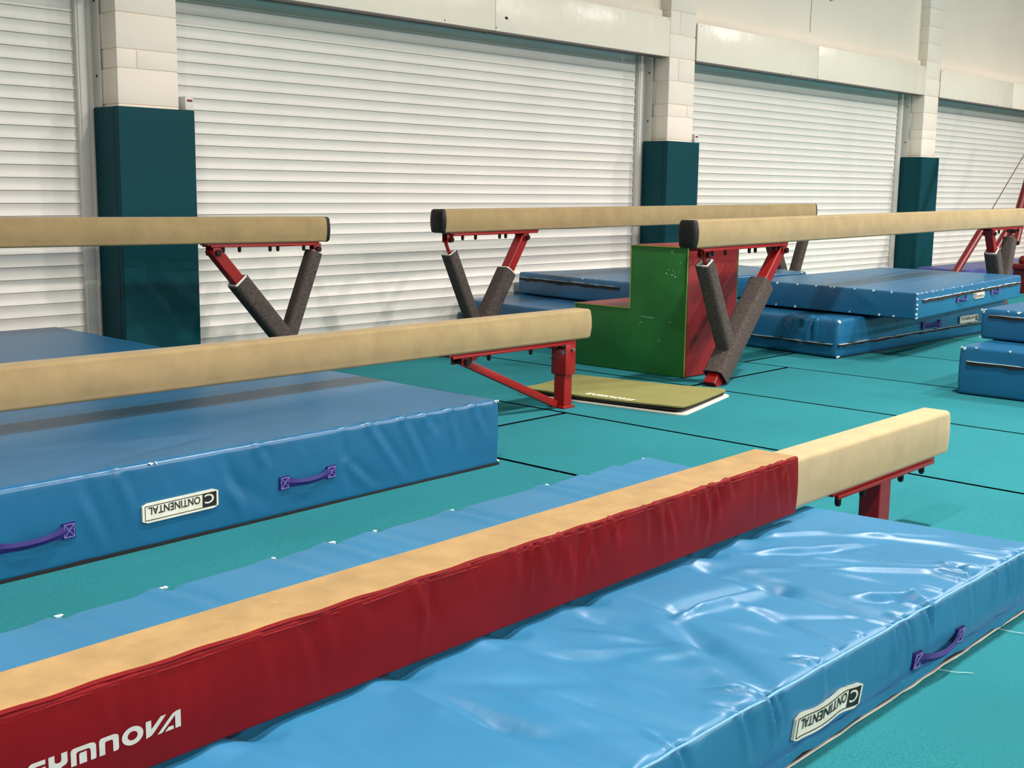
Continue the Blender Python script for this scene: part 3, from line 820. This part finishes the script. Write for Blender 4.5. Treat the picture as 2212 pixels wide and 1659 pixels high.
# D: high beam at the right
tD, LD = beam_thing((5.95, 4.09), (11.95, 4.36), 'high tan balance beam with black left end, over the blue mat stack at the right')
zD = lambda x: 0.942+0.0072*x
beam_body(LD, zD, 0.165, tD, 'suede', ('rubber', None))
uD = ub(zD, .165)
vee_legs(tD, uD, (1.115, 0.825), (0.32, 0.0), (0.19, 0.765), (0.50, 0.195), (0.07, 1.16), t_sleeve=0.265, mw=0.136, bw=0.10)
vee_legs(tD, uD, (LD-0.92, 0.875), (LD-0.36, 0.0), (LD-0.33, 0.79), (LD-0.50, 0.22), (LD-1.0, LD-0.1), t_sleeve=0.22, mw=0.125, bw=0.11)

# E: low beam in the foreground
tE, LE = beam_thing((-0.70, 1.757), (4.265, 1.812), 'low foreground balance beam, pale suede, bare right end past the red pad')
zE = lambda x: 0.341
beam_body(LE, zE, 0.158, tE, 'suede_pale', hw=(0.053, 0.058))
uE = ub(zE, .158)
rail(LE-0.86, LE-0.09, uE, tE, [LE-0.80, LE-0.63, LE-0.34, LE-0.17])
for xl in (LE-0.47, 0.47):
    lg = MB().sweep([(xl, 0, uE(0)-0.015), (xl, 0, 0.0)], rounded(0.085, 0.075, 0.005, 2)).build('leg', 'red_metal', tE, smooth=False)
    MB().box((xl-0.05, -0.05, 0), (xl+0.05, 0.05, 0.012)).build('foot_plate', 'red_metal', lg, 0.002)
rail(0.09, 0.86, uE, tE, [0.17, 0.34, 0.63, 0.80])

# red sided pad over the foreground beam
pad = empty('beam_pad', (0, 0, 0)); tag(pad, 'long red sided pad with tan suede top wrapped over the foreground beam', 'beam pad')
PL = 3.63; X0 = -0.53
yfp = lambda x: 1.668+0.0208*(x-0.73)          # front skin at world x
psegs = []
R = np.random.RandomState(21)
for i in range(74):
    s = R.uniform(0.03, PL-0.02)
    k = min(1, max(0.18, (s+X0-0.9)/1.0))
    sl = R.uniform(-0.25, 0.4); w = R.uniform(0.005, 0.013); a = R.uniform(0.0022, 0.0055)*k; ln = R.uniform(0.07, 0.19)
    psegs.append(((s, 0, 0.178), (s+sl*ln, 0, 0.178-ln), a, w, 1, 0)); psegs.append(((s+w*1.7, 0, 0.178), (s+w*1.7+sl*ln, 0, 0.178-ln), -a, w, 1, 0))
H_ = 0.172
Q, F = soft_box(PL, 0.014, H_, 0.0065, 0.011, psegs, (0.0012, 1.5, 6), 0.004)
Qf = Q.copy(); Qf[:, 0] += X0; Qf[:, 1] += np.array([yfp(x) for x in Qf[:, 0]]); Qf[:, 2] += 0.254+0.004*(Qf[:, 0])
link('front_panel', mesh_np('front_panel', Qf, F, 'red_vinyl'), pad)
Q, F = soft_box(PL, 0.012, 0.168, 0.005, 0.05, (), (0.001, 1, 3))
Q[:, 0] += X0; Q[:, 1] += np.array([yfp(x) for x in Q[:, 0]])+0.140; Q[:, 2] += 0.256+0.003*Q[:, 0]
link('back_panel', mesh_np('back_panel', Q, F, 'red_vinyl'), pad)
Q, F = soft_box(PL, 0.144, 0.018, 0.008, 0.02, (), (0.0014, 1.2, 5))
Q[:, 0] += X0-0.004*0; Q[:, 1] += np.array([yfp(x) for x in Q[:, 0]])+0.004; Q[:, 2] += 0.4170+0.0012*Q[:, 0]
link('top_panel', mesh_np('top_panel', Q, F, 'suede_pad'), pad)
pp = MB()
xs = np.linspace(X0+0.01, X0+PL-0.01, 160)
pp.tube([(x, yfp(x)+0.0045+0.0012*math.sin(x*23)+0.0008*math.sin(x*61), 0.4290+0.0014*x+0.001*math.sin(x*37)) for x in xs], 0.0045, 6)
pp.tube([(x, yfp(x)+0.0012+0.0008*math.sin(x*29), 0.4165+0.0026*x+0.0012*math.sin(x*17)) for x in xs], 0.0028, 6)
pp.build('piping', 'red_vinyl', pad, smooth=True)
def Pp(u, w): x = 0.752+u; return (x, yfp(x)-0.0052, 0.3125+0.008*u+w)
v, f = wordmark(Pp, 0.0285, 0.263)
MB().add(v, f).build('lettering', 'print_white', pad)

# ================================================================== LANDING MATS
# M1: large mat at the left under the low beam
f1 = [[(1.77, .28), (1.88, .01)], [(1.93, .26), (2.03, .0)], [(2.06, .27), (2.21, .01)], [(2.30, .27), (2.42, .02)], [(2.48, .27), (2.52, .19)], [(2.16, .27), (2.53, .01)],
      [(2.83, .28), (2.88, .02)], [(3.01, .28), (3.20, .03)], [(3.19, .28), (3.33, .03)], [(2.89, .15), (3.04, .02)], [(3.31, .27), (3.37, .19)], [(3.46, .28), (3.50, .1)], [(3.60, .28), (3.66, .15)], [(1.62, .28), (1.66, .1)], [(2.64, .28), (2.74, .12)]]
def m1s(s):
    out = []
    for i, ((a, b), (c, d)) in enumerate(f1):
        a -= 0.76; c -= 0.76; am = 0.0085 if i not in (5,) else 0.007; w = 0.017 if i not in (5,) else 0.03
        out += [((a, 0, b), (c, 0, d), am, w, 1, 0.1), ((a+w*1.8, 0, b-.01), (c+w*1.8, 0, d), -am*.8, w*1.2, 1, 0.1)]
        out += [((a, 0, s.H), (a-0.04, 0.07, s.H), am*.6, 0.012, 1, 0)]
    out += [((2.2, 0.15, s.H), (0.2, 0.62, s.H), 0.003, 0.05, 0, 0), ((1.0, 0.05, s.H), (2.6, 0.5, s.H), -0.003, 0.04, 0, 0)]
    return out
M1 = Mat('landing_mat', 'thick blue landing mat under the low beam at the left, white label on its side',
         [(0.76, 3.475), (3.765, 3.545), (3.745, 5.03), (0.74, 4.97)], 0.0, 0.29, 'blue', 0.016, xsegs=m1s, calm=((1.24, 1.56), (1.80, 2.08), (0.70, 1.02)), noise=(0.0035, .5, 2.5))
M1.handle('f', M1.u_of('f', 2.70, 3.53), 0.128, 0.262, 0.040, 0.02)
M1.handle('f', M1.u_of('f', 1.62, 3.5), 0.118, 0.30, 0.042, 0.03)
M1.label('f', M1.u_of('f', 2.155, 3.51), 0.124, 0.295, 0.066, 0.015)
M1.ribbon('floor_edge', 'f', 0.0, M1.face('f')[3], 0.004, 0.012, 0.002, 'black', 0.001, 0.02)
M1.worn([('f', M1.u_of('f', u, 3.5), 0.286) for u in (2.07, 2.05, 3.74, 3.755)]+[('f', M1.u_of('f', 3.757, 3.54), .02)], 3, 0.010)

# M2: thin mat behind the foreground beam
def m2s(s):
    out = []
    for x, a in ((1.28, .006), (1.56, .01), (1.9, .005), (2.10, .009), (2.26, .006), (2.59, .008), (3.04, .009), (3.25, .006), (3.45, .007)):
        u, v = s.loc(x*.95, 2.46)
        out += [((u, s.W, s.H), (u+0.05, s.W-0.34, s.H), -a*1.1, 0.022, 1, 0), ((u-0.04, s.W, s.H), (u+0.02, s.W-0.30, s.H), a, 0.03, 1, 0)]
    return out
M2 = Mat('landing_mat', 'thin blue mat on the carpet just behind the red padded beam',
         [(0.55, 1.90), (3.40, 1.90), (3.462, 2.525), (0.55, 2.465)], 0.0, 0.248, 'blue_pale', 0.018, xsegs=m2s, noise=(0.005, .7, 3))
M2.worn([('b', M2.face('b')[3]-u, .246) for u in (0.66, 0.92, 0.93, 1.25, 1.44, 1.45, 1.60, 1.90, 1.91, 2.35, 2.89)], 4, 0.010)

# M3: thin mat in the right foreground
F3 = [([(2.68, 1.83), (2.66, 1.52), (2.62, 1.17)], -.013, .035), ([(2.28, 1.56), (2.57, 1.52)], .016, .018), ([(2.29, 1.60), (2.58, 1.56)], -.012, .028), ([(2.27, 1.57), (2.07, 1.18)], -.014, .035),
      ([(2.20, 1.57), (2.0, 1.18)], .008, .04), ([(1.58, 1.73), (1.59, 1.21)], -.013, .03), ([(1.52, 1.73), (1.52, 1.25)], .007, .04), ([(2.15, 1.80), (2.18, 1.44)], -.012, .04), ([(1.90, 1.72), (1.99, 1.31)], -.007, .045),
      ([(2.95, 1.57), (3.14, 1.28), (3.06, 1.15)], .009, .014), ([(2.97, 1.54), (3.16, 1.26), (3.08, 1.15)], -.008, .016), ([(2.86, 1.52), (3.08, 1.26), (3.05, 1.19)], .007, .013), ([(3.01, 1.81), (3.23, 1.66)], .006, .015),
      ([(2.72, 1.34), (2.83, 1.23), (2.79, 1.16)], .009, .011), ([(2.70, 1.31), (2.81, 1.21), (2.77, 1.16)], -.008, .012), ([(2.85, 1.74), (3.15, 1.55)], .006, .014), ([(2.87, 1.70), (3.18, 1.50)], -.005, .02),
      ([(2.45, 1.45), (2.38, 1.17)], -.008, .02), ([(1.75, 1.5), (1.80, 1.17)], -.006, .02), ([(3.25, 1.6), (3.38, 1.2)], .005, .014), ([(1.2, 1.7), (1.3, 1.2)], -.009, .04), ([(1.69, 1.6), (1.66, 1.19)], .006, .03)]
def m3s(s):
    out = []
    for pts, a, w in F3:
        P = [s.loc(*(np.array(p)*(1-.05*(p[1]-1.17)/.63))) for p in pts]; a *= 1.25
        for i in range(len(P)-1):
            out.append(((P[i][0], P[i][1], s.H), (P[i+1][0], P[i+1][1], s.H), a, max(w, .016), 0.25 if i == 0 else 1, 0.6 if i == len(P)-2 else 1))
    R = np.random.RandomState(17)
    for i in range(34):
        u = R.uniform(0.5, s.L-0.05); v = R.uniform(0.02, 0.35); ln = R.uniform(0.12, 0.42); an = R.uniform(1.35, 2.5)
        a = R.uniform(.0025, .006)*(1 if i % 2 else -1); e = (min(s.L-.02, max(.02, u+ln*math.cos(an))), min(s.W-.02, v+ln*math.sin(an)))
        out.append(((u, v, s.H), (e[0], e[1], s.H), a, R.uniform(.016, .032), 0.3, 0))
    R = np.random.RandomState(5)
    for x, a in ((1.72, .9), (1.93, .7), (2.03, 1.2), (2.07, 1.0), (2.26, 1.5), (2.36, .8), (2.48, .7), (2.60, 1.2), (2.66, .8), (2.76, .9), (2.81, 1.0), (2.91, .7), (3.03, 1.2), (3.08, .9), (3.2, .8), (3.3, .9), (3.4, .7)):
        u, _ = s.loc(x, 1.17); w = R.uniform(.007, .014); am = .011*a; sl = R.uniform(0.1, 0.5); ln = R.uniform(.09, .18)
        out += [((u, 0, s.H), (u+sl*ln, 0, s.H-ln), am, w, 1, 0), ((u+w*1.8, 0, s.H), (u+w*1.8+sl*ln, 0, s.H-ln), -am, w*1.3, 1, 0)]
        st = R.uniform(-.5, .3); inn = R.uniform(.05, .13)
        out += [((u, 0, s.H), (u+st*inn, inn, s.H), am*.8, w, 1, 0), ((u+w*1.7, 0, s.H), (u+w*1.7+st*inn, inn, s.H), -am*.7, w, 1, 0)]
    for x in (1.2, 1.58, 1.9, 2.2, 2.75, 3.0):     # wavy back edge against the beam
        u, v = s.loc(x*.95, 1.7); out += [((u, s.W, s.H), (u+.06, s.W-.1, s.H), -.012, .03, 1, 0), ((u-.07, s.W, s.H), (u-.05, s.W-.1, s.H), .008, .035, 1, 0)]
    return out
M3 = Mat('landing_mat', 'creased pale blue mat in the right foreground, in front of the red padded beam',
         [(0.25, 1.168), (3.535, 1.172), (3.268, 1.79), (0.25, 1.705)], 0.022, 0.178, 'blue_pale', 0.0068, xsegs=m3s, noise=(0.0032, 1.0, 5), r=0.02, bulge=0.006, inset=0.014, tilt=0.28, calm=((1.90, 2.22), (2.5, 2.8)))
M3.seam('f', 0.1765, 0.0035, seed=9, m='edge_thread', h=0.0014)
M3.ribbon('zip_flap', 'f', 0.0, M3.face('f')[3], 0.008, 0.022, 0.012, 'blue_pale', 0.003, 0.014, 12, 0.06)
M3.ribbon('zip_gap', 'f', 0.0, M3.face('f')[3], -0.008, 0.020, 0.004, 'black', 0.0015, 0.02, 13, 0.06)
M3.ribbon('bottom_lip', 'f', 0.0, M3.face('f')[3], -0.0165, 0.0045, 0.008, 'foam_white', 0.0015, 0.05, 14, 0.06)
M3.label('f', M3.u_of('f', 2.30, 1.17), 0.062, 0.30, 0.062, -0.01, out=0.005, wave=lambda x: (0.005*math.sin(x*34), 0.0022*math.sin(x*40+1)))
M3.handle('f', M3.u_of('f', 2.875, 1.17), 0.046, 0.30, 0.036, -0.02, 0.010, 0.018, 0.005)
th = MB()
for x, dx in ((2.88, .05), (2.10, .04), (3.28, .03)):
    u = M3.u_of('f', x, 1.17); th.tube([tuple(M3.at('f', u+dx*t, -0.014-0.005*t, 0.014+0.08*t+0.01*math.sin(t*5))) for t in np.linspace(0, 1, 7)], 0.0008, 4)
th.build('loose_thread', 'thread', M3.root)['kind'] = 'stuff'

# M5: mat at the far left beneath the high beam
M5 = Mat('landing_mat', 'smooth blue mat at the left edge against the shutter and teal pad',
         [(0.4, 5.45), (3.455, 5.45), (3.47, 6.95), (0.4, 6.95)], 0.0, 0.33, 'blue', 0.04, noise=(0.004, .5, 2), r=0.02)

# L1 / L2: stacked mats behind the step block
L1 = Mat('landing_mat', 'dark blue mat lying lowest behind the green step block',
         [(6.83, 5.42), (9.2, 5.42), (9.2, 6.93), (6.92, 6.93)], 0.0, 0.300, 'blue_dark', 0.03, noise=(0.004, .6, 3), r=0.022)
def l2s(s): return gathers(s.L, s.W, s.H, 'lf', 2.5, 31, 0.005)
L2 = Mat('landing_mat', 'blue mat with open black zip on top of the pile behind the step block',
         [(7.42, 5.58), (9.75, 5.42), (10.08, 6.45), (7.60, 6.95)], 0.307, 0.185, 'blue_dark', 0.028, xsegs=l2s, r=0.02)
L2.zip('l', 0.128, 0.02, 1.22, 0.016, 8)
L2.worn([('r', u, .18) for u in (.1, .3, .34, .62)]+[('f', 2.25, .18), ('f', 1.95, .182), ('f', 1.6, .182), ('l', .5, .183), ('l', .8, .182)], 5, 0.016)

# S1 / S2: stack in the middle right
def s1s(s):
    o = gathers(s.L, s.W, s.H, 'l', 8, 41, 0.024)+gathers(s.L, s.W, s.H, 'f', 1.6, 42, 0.010)
    return o
S1 = Mat('landing_mat', 'blue mat at the bottom of the right hand stack, zip line along its side',
         [(7.985, 4.165), (10.92, 4.085), (10.9, 5.36), (8.15, 5.37)], 0.0, 0.285, 'blue', 0.022, xsegs=s1s, r=0.03, noise=(0.006, .7, 3), bulge=0.008)
S1.zip('f', 0.098, 0.0, None, 0.010, 6, 0.012); S1.zip('l', 0.098, 0.0, None, 0.008, 7, 0.012)
S1.label('f', S1.u_of('f', 10.15, 4.1), 0.150, 0.36, 0.062, 0.0, out=0.014)
S1.handle('f', S1.u_of('f', 9.45, 4.1), 0.150, 0.34, 0.05, 0.0, 0.004, 0.012, 0.014)
S1.worn([('f', 0.01, .275), ('f', .02, .268), ('f', .012, .012), ('f', .03, .016)], 8, 0.018)
def s2s(s):
    o = gathers(s.L, s.W, s.H, 'f', 4, 51, 0.005)+[((0.3, 0.3, s.H), (2.2, 0.5, s.H), .006, .03, 0, 0), ((0.5, 0.75, s.H), (2.3, 0.95, s.H), -.006, .03, 0, 0), ((1.0, 0.15, s.H), (2.6, 0.35, s.H), .005, .025, 0, 0), ((0.9, 1.1, s.H), (2.4, 1.25, s.H), .005, .04, 0, 0)]
    o += [((0, .5, s.H), (0, .2, .02), .006, .03, .3, 0)]
    return o
S2 = Mat('landing_mat', 'blue mat with scuffed white edges lying askew on top of the right hand stack',
         [(8.31, 3.735), (10.93, 3.965), (10.93, 5.28), (8.46, 5.22)], 0.297, 0.195, 'blue', 0.02, xsegs=s2s, r=0.014, noise=(0.003, .7, 3))
S2.zip('f', 0.128, 0.12, None, 0.014, 16, 0.006)
S2.label('f', S2.u_of('f', 9.74, 3.85), 0.093, 0.26, 0.048, 0.0, flip=False)
S2.handle('f', S2.u_of('f', 9.31, 3.82), 0.090, 0.26, 0.034)
S2.handle('f', S2.u_of('f', 10.17, 3.89), 0.098, 0.24, 0.034)
S2.worn([('l', u, .187) for u in (1.29, 1.14, 0.98, 0.80, 0.77, 0.64, 0.47, 0.28)]+[('l', u, .015) for u in (1.32, 1.2, .95, .46, .28)]+[('f', u, .19) for u in (0.0, .02, .1, .2, .33, .42, .55, .8, 1.0, 1.25)]
        + [('f', 0.01, z) for z in (.01, .04, .08, .11, .15)]+[('f', .03, .015)], 9, 0.013)

# B1 / B2: pair at the right edge
B1 = Mat('landing_mat', 'dark blue mat at the right edge, lower of a pair, on the carpet',
         [(7.165, 1.3), (10.1, 1.3), (10.1, 2.90), (7.16, 2.925)], 0.0, 0.292, 'blue_dark', 0.03, noise=(0.004, .6, 3), r=0.02)
B1.zip('l', 0.195, 0.05, None, 0.010, 26, 0.008)
B1.worn([('l', .012, .288), ('l', .03, .28), ('l', .1, .29), ('l', .3, .29)], 10, 0.014)
B2 = Mat('landing_mat', 'blue mat with frayed white corner, upper of the pair at the right edge',
         [(7.43, 1.3), (10.3, 1.3), (10.3, 3.0), (7.585, 2.975)], 0.297, 0.19, 'blue_dark', 0.03, noise=(0.004, .6, 3), r=0.02)
B2.zip('l', 0.145, 0.05, None, 0.010, 36, 0.007)
B2.worn([('l', .0, .185), ('l', .02, .186), ('l', .015, .17), ('l', .17, .188), ('l', .24, .188), ('l', .0, .01)], 11, 0.018)

# purple mat far right
P1 = Mat('landing_mat', 'purple mat behind the right hand beam legs by the far shutter',
         [(14.1, 5.75), (17.5, 5.75), (17.5, 6.4), (14.2, 6.4)], 0.0, 0.31, 'purple', 0.08, noise=(0.003, .6, 2), r=0.02)

# ================================================================== STEP BLOCK
sb = empty('step_block', (6.39, 4.39, 0)); tag(sb, 'green and red soft step block beneath the end of the right high beam', 'step block')
D1, D2, WX, Z1, Z2 = 0.455, 0.925, 0.60, 0.842, 0.425
prof = [(0, 0), (D2, 0), (D2, Z2), (D1, Z2), (D1, Z1), (0, Z1)]
def prism(b, x0, x1, pf):
    n = len(pf); v = [(x0, y, z) for y, z in pf]+[(x1, y, z) for y, z in pf]
    b.add(v, [tuple(range(n-1, -1, -1)), tuple(range(n, 2*n))]+[(k, (k+1) % n, n+(k+1) % n, n+k) for k in range(n)])
ins = 0.004
b = MB(); prism(b, 0.012, WX-0.012, prof); b.build('red_cover', 'red_seat', sb, 0.014, seg=3)
for x0, x1 in ((0, 0.016), (WX-0.016, WX)):
    b = MB(); prism(b, x0, x1, [(p[0]+(ins if p[0] == 0 else -ins), p[1]+(0.002 if p[1] == 0 else -ins)) for p in prof]); b.build('green_side', 'green_vinyl', sb, 0.006, seg=2)
pb = MB()
pp_ = [(-0.002, 0.002, 0.01), (-0.002, 0.002, Z1-0.006), (-0.002, D1-0.004, Z1-0.006), (-0.002, D1-0.004, Z2-0.004), (-0.002, D2-0.004, Z2-0.004), (-0.002, D2-0.004, 0.01)]
for i in range(5): pb.tube([pp_[i], pp_[i+1]], 0.0035, 6)
pb.build('piping', 'piping_lime', sb)
sm = MB(); R = np.random.RandomState(3)
for y, z, w, h in ((0.30, 0.372, 0.11, .0025), (.13, .66, .035, .03), (.10, .68, .03, .01), (.12, .345, .012, .012), (.12, .80, .02, .016), (.20, .22, .018, .02), (.26, .66, .02, .004), (.36, .33, .015, .012), (.08, .56, .012, .006), (.06, .74, .004, .05)):
    for k in range(1 if w > .1 else 5):
        yy, zz = y+(0 if w > .1 else R.normal(0, w*.6)), z+(0 if w > .1 else R.normal(0, h*.6)); ww, hh = (w, h) if w > .1 else (w*R.uniform(.2, .5), h*R.uniform(.1, .35))
        a = R.uniform(-.6, .6) if w < .1 else 0.03
        q = [(-ww/2, -hh/2), (ww/2, -hh*.2), (ww/2, hh/2), (-ww*.3, hh/2)]
        sm.add([(-0.0006, yy+p*math.cos(a)-r*math.sin(a), zz+p*math.sin(a)+r*math.cos(a)) for p, r in q], [(0, 1, 2, 3)])
sm.build('scuff_marks', 'worn', sb)['kind'] = 'stuff'

# ================================================================== FOLDED EXERCISE MAT
em = empty('exercise_mat', (5.6, 4.25, 0)); tag(em, 'folded olive green exercise mat with cream lettering on the carpet', 'exercise mat')
q = [np.array(p) for p in ((5.315, 3.655), (6.045, 3.835), (5.865, 4.86), (5.17, 4.70))]
def leaf(name, m, grow, z, th, lift):
    n = 26; ctr = sum(q)/4; V = []; F = []
    def pt(u, v):
        p = q[0]*(1-u)*(1-v)+q[1]*u*(1-v)+q[2]*u*v+q[3]*(1-u)*v
        d = p-ctr; return ctr+d*(1+grow)
    us = np.linspace(0, 1, n)
    for top in (1, 0):
        for u in us:
            for v_ in us:
                uu, vv = u, v_
                # round the corners
                r = 0.07; cu, cv = min(max(uu, r), 1-r), min(max(vv, r), 1-r); du, dv = uu-cu, vv-cv; l = math.hypot(du, dv)
                if du and dv and l > r: uu, vv = cu+du*r/l, cv+dv*r/l
                p = pt(uu, vv); zz = z+lift(uu, vv)+(th if top else 0)
                V.append((p[0]-5.6, p[1]-4.25, zz))
    N = n*n
    for i in range(n-1):
        for j in range(n-1):
            a = i*n+j; F.append((a, a+n, a+n+1, a+1)); F.append((N+a+1, N+a+n+1, N+a+n, N+a))
    ring = [(i, 0) for i in range(n)]+[(n-1, j) for j in range(1, n)]+[(i, n-1) for i in range(n-2, -1, -1)]+[(0, j) for j in range(n-2, 0, -1)]
    for k in range(len(ring)):
        a = ring[k][0]*n+ring[k][1]; b_ = ring[(k+1) % len(ring)]; b2 = b_[0]*n+b_[1]; F.append((a, b2, N+b2, N+a))
    mb = MB(); mb.add(V, F); return mb.build(name, m, em, smooth=True)
up = lambda u, v: 0.012*math.exp(-(u/0.22)**2)*(0.6+0.4*v)+0.010*math.exp(-(v/0.25)**2)
leaf('lower_leaf', 'foam_white', 0.035, 0.001, 0.008, lambda u, v: 0.0)
leaf('gap_shade', 'black', -0.015, 0.009, 0.012, lambda u, v: up(u, v)*0.7)  # black slab in the gap between the leaves, standing in for its shade
leaf('upper_leaf', 'olive', 0.0, 0.022, 0.009, up)
def Pe(u, w): return (5.272+0.40*u*0.09+w*1.0-5.6+0.0, 4.30-u-4.25+w*0.12, 0.0318+0.012*math.exp(-((0.115)/0.22)**2)+0.002+0.010*math.exp(-((0.33+0.35*(0.32-u)/0.32)/0.25)**2))
v, f = wordmark(Pe, 0.052, 0.325)
MB().add(v, f).build('lettering', 'print_cream', em)

# ================================================================== UNEVEN BARS FRAME, far right
ub_ = empty('bar_frame', (14.0, 5.5, 0)); tag(ub_, 'red steel apparatus frame standing at the far right edge', 'gym frame')
def rel(x, y, z): return (x-14.0, y-5.5, z)
for a, c, r in (((12.72, 5.5, 0.0), (13.80, 5.5, 0.775), 0.042), ((14.1, 5.5, 0.42), (14.62, 5.5, 0.80), 0.040), ((14.9, 5.5, 0.62), (15.35, 5.6, 1.05), 0.045)):
    MB().tube([rel(*a), rel(*c)], r, 12).build('strut', 'red_dark', ub_, smooth=True)
MB().tube([rel(14.74, 5.5, 0.70), rel(14.92, 5.5, 1.02), rel(15.08, 5.5, 1.30), rel(15.9, 5.5, 2.7)], 0.045, 12).build('upright', 'red_dark', ub_, smooth=True)
MB().box(rel(15.02, 5.3, 0.30), rel(15.4, 5.7, 0.36)).ball(rel(15.2, 5.5, 0.40), 0.06, 7).box(rel(15.10, 5.42, 0.0), rel(15.3, 5.58, 0.32)).build('foot_bracket', 'red_dark', ub_, 0.006)
MB().tube([rel(13.74, 5.5, 0.765), rel(15.9, 5.5, 2.385)], 0.0055, 6).build('tension_cable', 'bolt', ub_)
